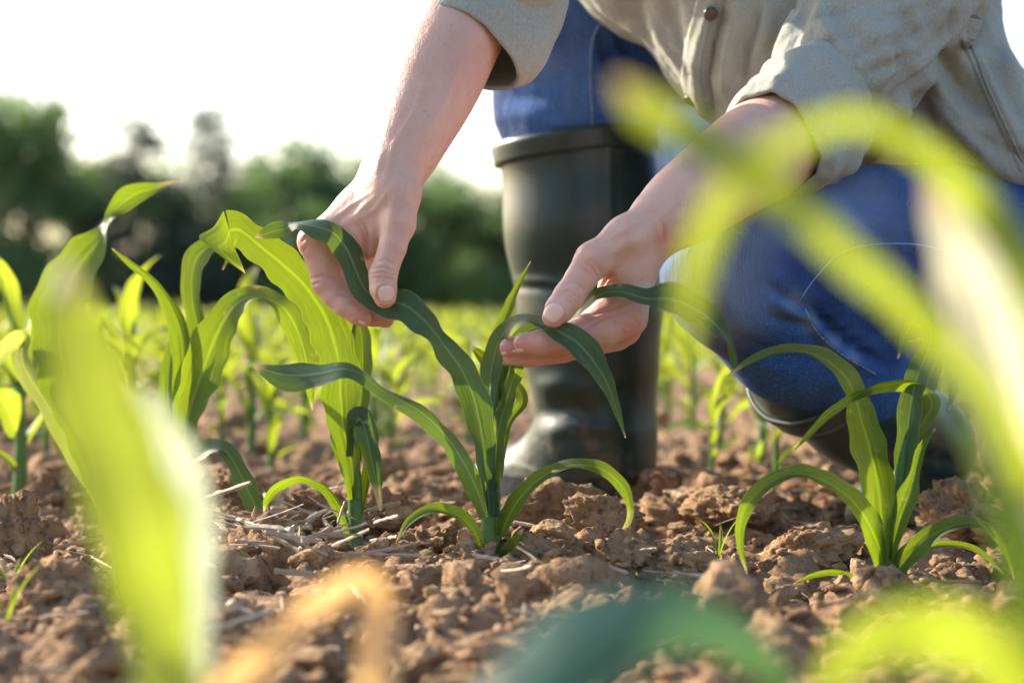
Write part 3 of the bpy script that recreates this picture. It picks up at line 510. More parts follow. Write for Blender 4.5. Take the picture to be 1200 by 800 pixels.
# ------------------------------------------------------------------ signed-distance bodies (built in camera-aligned metres)
class Sdf:
    def __init__(s, lo, hi, h):
        s.lo = np.array(lo, float); s.h = h; s.n = np.ceil((np.array(hi) - s.lo) / h).astype(int) + 1; s.a = np.full(s.n, 1.0, np.float32)
    def box(s, lo, hi):
        i0 = np.clip(np.floor((lo - s.lo) / s.h).astype(int), 0, s.n); i1 = np.clip(np.ceil((hi - s.lo) / s.h).astype(int) + 1, 0, s.n); return i0, i1
    def coords(s, i0, i1): return [(s.lo[k] + s.h * np.arange(i0[k], i1[k], dtype=np.float32)).reshape([-1 if q == k else 1 for q in range(3)]) for k in range(3)]
    @staticmethod
    def smin(a, b, k):
        if k <= 0: return np.minimum(a, b)
        h = np.maximum(k - np.abs(a - b), 0) / k; return np.minimum(a, b) - h * h * k * .25
    def dcone(s, G, a, b, ra, rb):
        X, Y, Z = G; d = b - a; L = float(d @ d) + 1e-12
        t = np.clip(((X - a[0]) * d[0] + (Y - a[1]) * d[1] + (Z - a[2]) * d[2]) / L, 0, 1)
        return np.sqrt((X - a[0] - t * d[0]) ** 2 + (Y - a[1] - t * d[1]) ** 2 + (Z - a[2] - t * d[2]) ** 2) - (ra + (rb - ra) * t)
    def cone(s, a, b, ra, rb, k=.006):
        m = max(ra, rb) + k + 4 * s.h; i0, i1 = s.box(np.minimum(a, b) - m, np.maximum(a, b) + m)
        if (i1 <= i0).any(): return
        sl = tuple(slice(i0[q], i1[q]) for q in range(3)); s.a[sl] = s.smin(s.a[sl], s.dcone(s.coords(i0, i1), a, b, ra, rb), k)
    def chain(s, pts, k=.006):
        q = [(cam_pt(*p[:3]), p[3] * (p[2] / F)) for p in pts]
        for (a, ra), (b, rb) in zip(q, q[1:]): s.cone(a, b, ra, rb, k)
    def fingers(s, chains, k, kin=.003):
        base = s.a.copy()
        for pts in chains:
            q = [(cam_pt(*p[:3]), p[3] * (p[2] / F)) for p in pts]; A = np.array([x[0] for x in q]); m = max(x[1] for x in q) + k + 5 * s.h
            i0, i1 = s.box(A.min(0) - m, A.max(0) + m); sl = tuple(slice(i0[j], i1[j]) for j in range(3)); G = s.coords(i0, i1); f = None
            for (a, ra), (b, rb) in zip(q, q[1:]):
                d = s.dcone(G, a, b, ra, rb); f = d if f is None else s.smin(f, d, kin)
            s.a[sl] = np.minimum(s.a[sl], s.smin(base[sl], f, k))
    def poly(s, pts, zc, hz, R, k=.02, tilt=None):
        """pillow: pixel outline at depth zc, thickness profile rounding in over R"""
        q = np.array([[(p[0] - 600) / F * zc, (400 - p[1]) / F * zc] for p in pts]); m = k + 4 * s.h
        i0, i1 = s.box(np.array([*(q.min(0) - m), zc - hz - m - .1]), np.array([*(q.max(0) + m), zc + hz + m + .1])); X, Y, Z = s.coords(i0, i1); X2 = X[:, :, 0]; Y2 = Y[:, :, 0]
        X2 = X2 + 0 * Y2; Y2 = Y2 + 0 * X2; d = np.full(X2.shape, 1e9); ins = np.zeros(X2.shape, bool); n = len(q)
        for i in range(n):
            a, b = q[i], q[(i + 1) % n]; e = b - a; wx, wy = X2 - a[0], Y2 - a[1]; t = np.clip((wx * e[0] + wy * e[1]) / (e @ e), 0, 1)
            d = np.minimum(d, np.hypot(wx - t * e[0], wy - t * e[1]))
            c = (a[1] <= Y2) != (b[1] <= Y2); xi = a[0] + (Y2 - a[1]) / (e[1] if abs(e[1]) > 1e-9 else 1e-9) * e[0]; ins ^= c & (X2 < xi)
        d = np.where(ins, -d, d)
        u = np.clip(-d / R, 0, 1); th = hz * np.sqrt(np.maximum(0, 1 - (1 - u) ** 2))
        z0 = zc if tilt is None else zc + tilt[0] * (X2 - q[:, 0].mean()) + tilt[1] * (Y2 - q[:, 1].mean())
        z0 = z0 if np.isscalar(z0) else z0[:, :, None]
        dd = np.where(d[:, :, None] > 0, np.sqrt(d[:, :, None] ** 2 + (Z - z0) ** 2), (np.abs(Z - z0) - th[:, :, None]) * .8)
        dd = np.maximum(dd, d[:, :, None]); sl = tuple(slice(i0[j], i1[j]) for j in range(3)); s.a[sl] = s.smin(s.a[sl], dd.astype(np.float32), k)
    def mesh(s, smooth=0):
        g = openvdb.FloatGrid(1.0); g.copyFromArray(np.ascontiguousarray(s.a)); p, q = g.convertToQuads(0.0)
        V = p.astype(float) * s.h + s.lo; Q = np.asarray(q, np.int64)
        for _ in range(smooth):
            acc = np.zeros_like(V); cnt = np.zeros(len(V))
            for a, b in ((0, 1), (1, 2), (2, 3), (3, 0)):
                np.add.at(acc, Q[:, a], V[Q[:, b]]); np.add.at(acc, Q[:, b], V[Q[:, a]]); np.add.at(cnt, Q[:, a], 1); np.add.at(cnt, Q[:, b], 1)
            V = V * .4 + .6 * acc / cnt[:, None]
        V = to_world(V); a, b, c, d = (V[Q[:, k]] for k in range(4)); vol = np.einsum('ij,ij->i', a - V.mean(0), np.cross(c - a, d - b)).sum()
        if vol < 0: Q = Q[:, ::-1]
        return V, Q
def normals(V, Q):
    n = np.cross(V[Q[:, 2]] - V[Q[:, 0]], V[Q[:, 3]] - V[Q[:, 1]]); N_ = np.zeros_like(V)
    for k in range(4): np.add.at(N_, Q[:, k], n)
    return N_ / (np.linalg.norm(N_, axis=1)[:, None] + 1e-12)
CAMP = np.array([0, 0, H])
def pl_dist(p, pl):
    pl = np.asarray(pl, float); best = np.full(len(p), 1e9); sgn = np.zeros(len(p)); tt = np.zeros(len(p)); n = len(pl) - 1
    for i in range(n):
        a, b = pl[i], pl[i + 1]; e = b - a; w = p - a; t = np.clip(w @ e / (e @ e), 0, 1); r = w - t[:, None] * e; d = np.hypot(r[:, 0], r[:, 1]); c = d < best
        best = np.where(c, d, best); sgn = np.where(c, np.sign(e[0] * r[:, 1] - e[1] * r[:, 0]), sgn); tt = np.where(c, (i + t) / n, tt)
    return best, sgn, tt
def wrinkle(V, Q, folds, zmax=None):
    """folds: (polyline px, amplitude mm, width px); real displacement of the surface that faces the camera side"""
    Nn = normals(V, Q); p, z = project(V); facing = ((CAMP - V) * Nn).sum(1) > 0; off = np.zeros(len(V))
    for pl, amp, w in folds:
        d, sg, t = pl_dist(p, pl); taper = np.sin(np.clip(t, .02, .98) * math.pi) ** .5
        off += np.where(facing, amp * .001 * taper * np.exp(-(d / w) ** 2), 0)
    return V + Nn * off[:, None]
def bvh_of(V, Q): return BVHTree.FromPolygons(V.tolist(), Q.tolist())
def hit(bvh, px, py):
    d = Vector(P(px, py, 1.0)) - Vector(CAMP); d.normalize(); h = bvh.ray_cast(Vector(CAMP), d)
    return (None, None) if h[0] is None else (np.array(h[0]), np.array(h[1]))
def patch(name, bvh, G, off, m, parent, edge=.0006):
    """a thin piece lying on a surface: G (nu,nv,2) pixel grid"""
    G = np.asarray(G, float); nu, nv = G.shape[:2]; top = np.zeros((nu, nv, 3)); bot = np.zeros((nu, nv, 3)); last = None
    for i in range(nu):
        for j in range(nv):
            h, n_ = hit(bvh, *G[i, j])
            if h is None: h, n_ = last if last else (P(*G[i, j], 1.7), np.array([0, -1, 0]))
            last = (h, n_); e = 1.0 if 0 < i < nu - 1 and 0 < j < nv - 1 else .35
            top[i, j] = h + n_ * off * e; bot[i, j] = h - n_ * .0015
    V = np.vstack([top.reshape(-1, 3), bot.reshape(-1, 3)]); Fc = grid_faces(nu, nv).tolist(); n0 = nu * nv
    ring = [i * nv for i in range(nu)] + [(nu - 1) * nv + j for j in range(1, nv)] + [i * nv + nv - 1 for i in range(nu - 2, -1, -1)] + [j for j in range(nv - 2, 0, -1)]
    for a, b in zip(ring, ring[1:] + ring[:1]): Fc.append([a, b, b + n0, a + n0])
    return mesh_obj(name, V, Fc, m, parent)
def strip_grid(pl, w, n, nv=5):
    c = catmull(np.c_[np.asarray(pl, float), np.zeros(len(pl))], n)[:, :2]; T = np.gradient(c, axis=0); T /= np.linalg.norm(T, axis=1)[:, None]; pr = np.stack([-T[:, 1], T[:, 0]], -1)
    return c[:, None, :] + np.linspace(-w, w, nv)[None, :, None] * pr[:, None, :]
def seam(name, bvh, pl, w, off, m, parent, n=50): return patch(name, bvh, strip_grid(pl, w, n, 3), off, m, parent)
def nail_grid(cx, cy, dx, dy, L, W):
    t = np.linspace(-1, 1, 11); u, v = np.meshgrid(t, t, indexing='ij'); l = math.hypot(dx, dy); dx, dy = dx / l, dy / l
    x = u * np.sqrt(1 - .42 * v * v); y = v * np.sqrt(1 - .42 * u * u)
    return np.stack([cx + x * L * dx - y * W * dy, cy + x * L * dy + y * W * dx], -1)
person = empty('person', P(900, 600, 1.95), 'person crouching in khaki shirt, jeans and rubber boots, holding maize leaves', 'person')
# ---- left hand (thumb in front, index behind the leaf)
Z = 1.60
s = Sdf(cam_pt(322, 405, 1.60) - [0, 0, .085], cam_pt(650, -95, 1.78) + [0, 0, .03], .00105)
s.lo[2] = 1.545
fa = [(575, -60, 1.745, 48), (531, 42, 1.685, 48.5), (503, 105, 1.658, 46), (480, 160, 1.635, 36), (461, 203, 1.625, 29)]
fa = [tuple(x) for x in catmull(fa, 16)]
for dzz, kx in ((-.006, 1), (.013, .97)):
    s.chain([(p[0], p[1], p[2] + dzz, p[3] * kx) for p in fa], .014)
s.chain([(461, 200, 1.610, 26), (470, 226, 1.600, 19), (467, 262, 1.592, 18.5)], .014)          # thumb metacarpal
s.chain([(452, 205, 1.625, 27), (416, 243, 1.618, 19), (369, 283, 1.615, 18.5)], .012)          # index metacarpal
s.chain([(458, 206, 1.645, 28), (428, 255, 1.638, 22), (384, 300, 1.638, 18)], .012)
s.chain([(462, 210, 1.660, 25), (440, 262, 1.655, 20), (402, 308, 1.656, 16)], .012)
s.chain([(466, 215, 1.668, 22), (452, 266, 1.668, 18), (420, 312, 1.670, 14)], .012)
s.chain([(455, 245, 1.606, 19), (436, 282, 1.612, 13), (420, 296, 1.620, 9)], .016); s.chain([(452, 222, 1.606, 24), (432, 262, 1.612, 17), (404, 284, 1.618, 14)], .016)              # web
s.chain([(462, 245, 1.620, 19), (446, 282, 1.630, 13)], .012)
s.fingers([[(467, 262, 1.592, 18.5), (460, 290, 1.587, 16), (449, 322, 1.5835, 16.2), (449, 338, 1.583, 15.3), (451, 349, 1.583, 12.5)],
           [(369, 283, 1.615, 18.5), (376, 305, 1.616, 17.2), (382, 330, 1.617, 17.0), (393, 346, 1.616, 15.2), (406, 357, 1.613, 14.6), (418, 367, 1.611, 12.4), (425, 373, 1.610, 10.2)],
           [(384, 300, 1.638, 17), (392, 335, 1.640, 16), (418, 360, 1.634, 14.5), (436, 369, 1.628, 13), (452, 374, 1.624, 10)],
           [(402, 308, 1.656, 15), (412, 340, 1.660, 14.5), (435, 362, 1.655, 13), (455, 368, 1.650, 10)],
           [(420, 312, 1.670, 13), (432, 340, 1.676, 12.5), (450, 355, 1.672, 11), (462, 358, 1.668, 9)]], .007)
# nail beds
V1, Q1 = s.mesh(1)
NO = lambda g, k: [tuple(x) for x in nail_grid(*g)[[0]*6+list(range(0,11,2))+[10]*6+list(range(10,-1,-2)), list(range(0,11,2))+[10]*6+list(range(10,-1,-2))+[0]*6]*1.0] if k == 1 else NO((g[0], g[1], g[2], g[3], g[4] * k, g[5] * k), 1)
NL, NR = (452.5, 344, .05, 1, 9.8, 9.6), (649, 367, -.62, .8, 11.5, 11)
V1 = wrinkle(V1, Q1, [([(500, 92), (486, 130), (462, 170), (450, 215)], .9, 4), ([(545, 60), (520, 120), (488, 170)], .8, 5), ([(462, 215), (440, 245), (412, 262)], .9, 3.2), ([(440, 222), (412, 240), (385, 262)], .8, 3.2), ([(478, 210), (476, 240)], .8, 4), ([(440, 308), (450, 304), (462, 310)], -.9, 1.8), (NO(NL, 1), -.55, 1.3), (NO(NL, 1.28), .35, 1.8), ([(433, 316), (447, 313), (463, 318)], -1.35, 1.6), ([(434, 321), (448, 319), (463, 323)], -1.35, 1.6), ([(436, 326), (448, 324.5), (462, 328)], -1.05, 1.4),
  ([(441, 352), (441, 337), (450, 332), (462, 337), (464, 352)], 0.83, 2.2),
  ([(364, 327), (378, 323), (398, 326)], -1.80, 1.8), ([(366, 334), (374, 331)], -1.20, 1.6), ([(392, 348), (400, 344), (409, 345)], -1.50, 1.8), ([(408, 372), (416, 370)], -0.90, 1.5),
  ([(415, 260), (425, 278), (431, 300)], -2.40, 3.0), ([(422, 258), (430, 275), (432, 295)], -1.95, 2.4), ([(419, 262), (427, 282), (430, 305)], -1.8, 2.2), ([(426, 262), (431, 285)], -1.6, 2), ([(437, 262), (436, 282)], 1.05, 4),
  ([(352, 285), (358, 278), (364, 282)], -0.90, 2), ([(355, 295), (361, 289)], -0.90, 2), ([(470, 262), (478, 250)], 0.75, 4), ([(465, 282), (472, 268)], -0.60, 2.5),
  ([(445, 225), (420, 250), (390, 272)], 1.35, 5), ([(470, 200), (462, 235), (458, 262)], 1.05, 6), ([(452, 195), (470, 205), (486, 215)], -0.75, 2.2), ([(448, 178), (440, 205)], 0.90, 5)])
# ---- right hand (palm up, thumb pressing the leaf)
s = Sdf([cam_pt(570, 0, 1.60)[0], cam_pt(0, 445, 1.60)[1], 1.535], [cam_pt(1040, 0, 1.8)[0], cam_pt(0, 60, 1.8)[1], 1.86], .00115)
fb = [(990, 110, 1.765, 49), (930, 152, 1.708, 49), (868, 193, 1.660, 43), (815, 231, 1.622, 35), (778, 257, 1.606, 30)]
fb = [tuple(x) for x in catmull(fb, 16)]
for dzz, kx in ((-.008, 1), (.018, .97)):
    s.chain([(p[0], p[1], p[2] + dzz, p[3] * kx) for p in fb], .02)
s.chain([(772, 258, 1.592, 27), (735, 277, 1.580, 21), (695, 305, 1.572, 19.5)], .014)            # thumb metacarpal
s.chain([(768, 262, 1.600, 28), (745, 310, 1.592, 20), (736, 372, 1.592, 20)], .012)              # index metacarpal
s.chain([(770, 266, 1.615, 27), (742, 320, 1.612, 22), (728, 382, 1.612, 22)], .012)
s.chain([(772, 266, 1.632, 25), (744, 325, 1.632, 20), (722, 388, 1.632, 19)], .012)
s.chain([(772, 262, 1.645, 23), (738, 320, 1.650, 18), (716, 384, 1.650, 16)], .012)
s.chain([(735, 285, 1.588, 18), (728, 316, 1.588, 14), (720, 335, 1.592, 9)], .014)               # first web muscle
s.chain([(728, 290, 1.598, 20), (730, 335, 1.602, 20), (708, 374, 1.604, 17)], .014); s.chain([(740, 345, 1.598, 20), (704, 376, 1.594, 18), (680, 388, 1.592, 14)], .010)
s.fingers([[(695, 305, 1.572, 20.5), (681, 326, 1.569, 18), (667, 347, 1.567, 18), (656, 362, 1.566, 16.6), (649, 371, 1.566, 13.5)],
           [(736, 372, 1.592, 22), (708, 385, 1.588, 20.5), (680, 394, 1.585, 19), (655, 399, 1.583, 16), (636, 401, 1.582, 15), (614, 402, 1.581, 12.2)],
           [(730, 384, 1.612, 20), (700, 394, 1.612, 18), (660, 402, 1.610, 16), (630, 406, 1.606, 14), (597, 407, 1.602, 12.0)],
           [(722, 392, 1.634, 18), (690, 403, 1.632, 16), (650, 412, 1.622, 14), (622, 417, 1.612, 13), (597, 419, 1.606, 9.5)],
           [(716, 388, 1.652, 15), (690, 404, 1.652, 14), (660, 412, 1.642, 12.5), (635, 416, 1.634, 10)]], .007)
V2, Q2 = s.mesh(1)
V2 = wrinkle(V2, Q2, [([(900, 150), (850, 200), (800, 235), (765, 262)], .9, 4.5), ([(768, 250), (735, 268), (705, 285)], .8, 3.5), ([(752, 282), (742, 312), (738, 335)], .9, 3.5), ([(742, 268), (728, 292), (712, 300)], .7, 3), ([(700, 330), (712, 322), (722, 312)], -.8, 1.8), ([(660, 335), (672, 330), (688, 342)], -.8, 1.7), (NO(NR, 1), -.55, 1.3), (NO(NR, 1.28), .35, 1.8), ([(654, 344), (666, 341), (680, 352)], -1.35, 1.6), ([(652, 348), (664, 345), (677, 356)], -1.35, 1.6), ([(650, 353), (661, 349), (673, 359)], -0.90, 1.4),
  ([(637, 365), (650, 356), (662, 362), (662, 374)], 0.83, 2.0), ([(776, 262), (779, 272), (776, 288)], -1.65, 2.2), ([(768, 258), (772, 270), (770, 285)], 0.90, 3), ([(700, 342), (709, 328), (720, 321)], -2.70, 2.2), ([(706, 340), (716, 329)], -1.35, 2),
  ([(686, 308), (694, 314), (700, 326)], -1.20, 1.6), ([(692, 304), (699, 312), (706, 322)], -1.20, 1.6), ([(681, 315), (689, 321)], -0.90, 1.6), ([(671, 299), (680, 292)], -1.05, 2),
  ([(675, 395), (700, 375), (735, 364)], -1.20, 2.0), ([(690, 370), (715, 362), (742, 352)], -1.50, 2.0), ([(705, 380), (722, 378), (745, 386)], -1.05, 2), ([(730, 368), (742, 372), (750, 384)], -1.05, 2), ([(715, 372), (735, 395)], -0.90, 1.8),
  ([(655, 392), (652, 408)], -0.90, 1.6), ([(684, 385), (680, 408)], -0.90, 1.8), ([(605, 404), (616, 412), (632, 413)], -0.45, 1.2),
  ([(760, 275), (725, 290), (690, 300)], 1.20, 6), ([(765, 285), (750, 320)], 1.20, 6), ([(740, 290), (728, 318)], -0.90, 5)])
# ---- hidden remainder of the body: torso, upper arms, legs, neck and head
s = Sdf([-.12, .0, 1.5], [.66, .80, 2.3], .006)
def W(px, py, z): return cam_pt(px, py, z)
shL = np.array([.34, .45 + .05, 1.87]); shR = np.array([-.0, .54 + .05, 1.95]); ch = np.array([.17, .42, 1.96]); pv = W(1150, 200, 1.98)
elL = W(1005, 95, 1.76); elR = W(585, -80, 1.705)
s.cone(shL, elL, .05, .034, .02); s.cone(shR, elR, .05, .034, .02); s.cone(ch, pv, .10, .08, .04); s.cone(shL, shR, .065, .065, .05)
hd = np.array([.10, .74, 1.84]); nk = np.array([.155, .58, 1.90])
s.cone(nk, hd, .052, .05, .03); s.cone(hd + [0, .03, .01], hd + [-.03, -.05, -.04], .085, .055, .02)
for e in (W(1000, 298, 1.78), W(1010, 360, 1.81)): s.cone(pv, e, .06, .06, .03)
s.cone(hd + [-.05, 0, -.075], hd + [-.058, -.03, -.095], .010, .014, .012)
for k in (-1, 1): s.cone(hd + [k * .07, .01, .03], hd + [k * .075, -.02, .03], .014, .010, .006)
V3, Q3 = s.mesh(0)
V = np.vstack([V1, V2, V3]); Q = np.vstack([Q1, Q2 + len(V1), Q3 + len(V1) + len(V2)])
def spots(V, L):
    p, z = project(V); r = np.zeros(len(V))
    for px, py, rad, a in L: r = np.maximum(r, a * np.exp(-((p[:, 0] - px) ** 2 + (p[:, 1] - py) ** 2) / rad ** 2))
    return r
red = spots(V, [(452, 355, 16, .45), (425, 372, 18, .6), (455, 378, 12, .6), (380, 328, 16, .35), (352, 285, 12, .5), (447, 320, 14, .25), (425, 285, 12, .6), (648, 378, 15, .5), (610, 402, 24, .7), (590, 412, 16, .7), (693, 312, 16, .4), (740, 390, 20, .6), (700, 375, 24, .55), (655, 415, 30, .65), (720, 325, 12, .5), (775, 275, 12, .4), (870, 210, 45, .15), (555, 75, 40, .35)])
body = mesh_obj('body', V, Q, M['skin'], person, True, None, {'red': red})
bv1, bv2 = bvh_of(V1, Q1), bvh_of(V2, Q2)
for bvx, g in ((bv1, (452.5, 344, .05, 1, 9.8, 9.6)), (bv2, (649, 367, -.62, .8, 11.5, 11)), (bv1, (425, 378.5, .9, .6, 5, 1.6)), (bv2, (607, 411, -1, .06, 7, 2.0)), (bv2, (589, 414, -1, .1, 5, 1.6))):
    patch('fingernail', bvx, nail_grid(*g), .0006, M['nail'], body)
# ring on a finger
h, n_ = hit(bv2, 704, 408)
rg = []
cen = cam_pt(700, 394, 1.600); ax = cam_pt(660, 402, 1.596) - cam_pt(704, 390, 1.600); ax /= np.linalg.norm(ax); u = np.cross(ax, [0, 0, 1.]); u /= np.linalg.norm(u); w_ = np.cross(ax, u)
pth = np.array([cen + .0128 * (math.cos(t) * u + math.sin(t) * w_) for t in np.linspace(0, 2 * math.pi, 40)]); Vr, Fr = tube(to_world(pth), np.full(40, .0011), 8, False); mesh_obj('ring', Vr, Fr, M['gold'], body)
# ------------------------------------------------------------------ jeans
s = Sdf([-.03, -.13, 1.55], [.64, .48, 2.3], .0038)
s.chain([(684, 300, 2.08, 58), (681, 188, 2.08, 50), (679, 160, 2.08, 74), (678, 140, 2.08, 93), (678, 60, 2.08, 99), (690, -30, 2.07, 98), (900, 40, 2.03, 105), (1120, 210, 1.99, 100)], .016)
s.chain([(1160, 285, 1.88, 108), (1010, 300, 1.79, 101), (930, 308, 1.745, 97), (868, 318, 1.715, 92)], .02)
s3 = Sdf(s.lo, s.lo + (s.n - 1) * s.h, s.h)
s3.chain([(788, 60, 2.26, 70), (800, 160, 2.25, 62), (880, 200, 2.15, 74), (940, 240, 2.0, 80), (1100, 250, 1.97, 88)], .02)
s.a = Sdf.smin(s.a, s3.a[:s.n[0], :s.n[1], :s.n[2]], .004)
s2 = Sdf(s.lo, s.lo + (s.n - 1) * s.h, s.h)
s2.chain([(868, 322, 1.722, 90), (930, 382, 1.765, 88), (985, 425, 1.81, 74), (1030, 462, 1.86, 58)], .02)
s2.chain([(985, 398, 1.80, 40), (1035, 400, 1.83, 44), (1075, 380, 1.86, 50)], .02)
s.a = Sdf.smin(s.a, s2.a[:s.n[0], :s.n[1], :s.n[2]], .008)
s.cone(W(1140, 245, 1.98), W(1240, 275, 1.97), .105, .10, .05)
VJ, QJ = s.mesh(2)
an = np.stack([vnoise(VJ * [9, 9, 22] + 4), vnoise(VJ * [24, 24, 40] + 8)], -1); VJ = VJ + normals(VJ, QJ) * (.004 * an[:, :1] + .0016 * an[:, 1:])
VJ = wrinkle(VJ, QJ, [([(690, 160), (692, 60), (702, 28), (725, 18), (750, 30)], 4.25, 3.5), ([(700, 35), (712, 70), (724, 95)], -5.10, 5), ([(712, 30), (722, 60), (735, 85)], 5.10, 6), ([(720, 40), (745, 80)], -5.10, 6), ([(640, 20), (660, 80)], 3.40, 10), ([(610, 130), (650, 145), (690, 140)], 4.25, 8), ([(600, 110), (640, 120)], -3.40, 7),
  ([(985, 296), (1022, 287), (1109, 292)], 3.06, 4), ([(985, 296), (962, 318), (938, 352)], 2.55, 4), ([(900, 332), (925, 352), (946, 366)], -7.65, 7), ([(905, 345), (925, 362), (946, 374)], 6.80, 7), ([(900, 372), (930, 378), (952, 380)], -5.95, 6),
  ([(944, 362), (957, 388), (985, 414), (1026, 438)], 7.65, 5), ([(952, 358), (975, 385), (1010, 412), (1036, 425)], -10.20, 7), ([(948, 385), (965, 408), (1000, 430)], -4.25, 5), ([(962, 372), (972, 366)], 5.10, 4), ([(974, 388), (986, 380)], 5.10, 4), ([(988, 400), (1000, 392)], 5.10, 4), ([(1002, 414), (1014, 404)], 5.10, 4),
  ([(860, 395), (910, 415), (960, 420)], -3.40, 8), ([(870, 420), (930, 440)], 3.40, 9), ([(840, 300), (850, 350), (880, 395)], 2.04, 10), ([(1000, 230), (1060, 250), (1100, 262)], -3.40, 10), ([(960, 250), (1010, 262)], 3.40, 10)])
p, z = project(VJ)
fade = np.clip(np.maximum(.75 * np.exp(-((p[:, 0] - 835) / 55) ** 2 - ((p[:, 1] - 340) / 70) ** 2), 0) + spots(VJ, [(1000, 230, 75, .42), (880, 260, 60, .3), (950, 380, 12, .5), (975, 400, 10, .45), (1000, 420, 10, .45), (930, 352, 10, .5), (640, 60, 60, .12)]) + .10 * vnoise(VJ * 30), 0, .9)
jeans = mesh_obj('jeans', VJ, QJ, M['denim'], person, True, None, {'fade': fade})
bj = bvh_of(VJ, QJ)
for pl in ([(695, 158), (692, 100), (693, 55), (703, 28), (723, 18), (748, 28)], [(1112, 294), (1070, 286), (1022, 287), (985, 297), (962, 318), (945, 340), (935, 356)], [(944, 362), (957, 388), (985, 414), (1026, 438)]):
    seam('seam', bj, pl, .75, .0004, M['thread'], jeans, 90)
# ------------------------------------------------------------------ boots
def boot(name, sdf_chains, h, lo, hi, folds, k, sole_px, cut=None, top=9.0):
    s = Sdf(lo, hi, h)
    for c_ in sdf_chains: s.chain(c_, k)
    if cut is not None:
        i0, i1 = np.zeros(3, int), s.n; X, Y, Zc = s.coords(i0, i1); wz = H + Y * CP - Zc * SP; s.a = np.maximum(s.a, np.maximum(cut - wz, wz - top).astype(np.float32))
    V, Q = s.mesh(2); V = wrinkle(V, Q, folds); V = V + normals(V, Q) * (.0022 * vnoise(V * 14))[:, None]
    return mesh_obj(name, V, Q, M['rubber'], person), bvh_of(V, Q), V, Q
b1, bb1, VB, QB = boot('boot', [[(674, 166, 2.08, 92), (684, 270, 2.08, 86), (692, 370, 2.08, 78), (697, 430, 2.08, 70), (698, 490, 2.08, 62), (697, 530, 2.08, 66)],
     [(697, 520, 2.08, 66), (706, 550, 2.08, 58)], [(694, 520, 2.08, 58), (650, 548, 2.11, 42), (600, 566, 2.15, 34), (572, 570, 2.17, 28)]], .0036, [-.08, -.20, 1.9], [.18, .24, 2.35],
    [([(600, 335), (640, 338), (690, 345)], -2.5, 4), ([(602, 328), (640, 330), (680, 336)], 2, 4), ([(625, 455), (660, 450), (700, 462)], 5, 14), ([(630, 485), (665, 478), (700, 490)], -4, 10), ([(640, 508), (680, 498), (740, 505)], 4, 10), ([(700, 470), (745, 455)], -3, 10), ([(716, 164), (742, 163)], 2, 1.8), ([(716, 171), (742, 170)], 2, 1.8), ([(716, 178), (742, 177)], 2, 1.8), ([(716, 185), (742, 184)], 2, 1.8), ([(715, 150), (714, 400)], 1.5, 3), ([(600, 545), (650, 560), (760, 558)], 2.5, 3)], .025, None, .004, float(P(674, 164, 2.08)[2]))
b2, bb2, VB2, QB2 = boot('boot', [[(955, 430, 1.815, 80), (1010, 472, 1.865, 72), (1075, 525, 1.93, 62)], [(1075, 525, 1.93, 60), (1066, 570, 1.95, 48)], [(1066, 570, 1.95, 46), (1040, 592, 1.92, 32), (1010, 604, 1.88, 22)]], .0036, [.2, -.2, 1.7], [.46, .08, 2.1],
    [([(985, 500), (1040, 480), (1070, 470)], -3, 10), ([(1040, 545), (1080, 535), (1120, 540)], -4, 9), ([(1020, 590), (1060, 596), (1110, 600)], 2.5, 4)], .02, None, -.002)
def sole(path, w, thick, parent, z0):
    path = np.asarray(path, float); c = catmull(np.c_[path, np.zeros(len(path))], 24)[:, :2]; T = np.gradient(c, axis=0); T /= np.linalg.norm(T, axis=1)[:, None]; n_ = np.stack([-T[:, 1], T[:, 0]], -1)
    t = np.linspace(0, 1, 24); ww = w * np.sqrt(np.clip(1 - np.abs(2 * t - 1) ** 4, .02, 1)) * (.85 + .25 * np.sin(t * 3.1 + .2)); ring = np.vstack([c + n_ * ww[:, None], (c - n_ * ww[:, None])[::-1]]); m = len(ring)
    V = np.vstack([np.c_[ring, np.full(m, z0)], np.c_[ring, np.full(m, z0 + thick)]]); Fc = [[i, (i + 1) % m, m + (i + 1) % m, m + i] for i in range(m)] + [list(range(m))[::-1], list(range(m, 2 * m))]
    return mesh_obj('sole', V, Fc, M['rubber_sole'], parent, False)
q = lambda px, z: P(px, 560, z)[:2]
sole([q(775, 2.07), q(700, 2.085), (q(640, 2.12)), q(545, 2.19)], .047, .024, b1, .001)
sole([q(1105, 2.0), q(1060, 1.94), q(1012, 1.89)], .036, .018, b2, -.004)
def bump_dir(c0, c1, d, amp, wid, t0):
    ax = np.asarray(c1) - c0; ax /= np.linalg.norm(ax); u = np.cross(ax, [0, 0, 1.]); u /= np.linalg.norm(u); w = np.cross(ax, u); a0 = math.atan2(np.dot(d, w), np.dot(d, u))
    return lambda a, t: amp * np.exp(-((np.mod(a - a0 + math.pi, 2 * math.pi) - math.pi) / wid) ** 2) * math.exp(-((t - t0) / .55) ** 2)
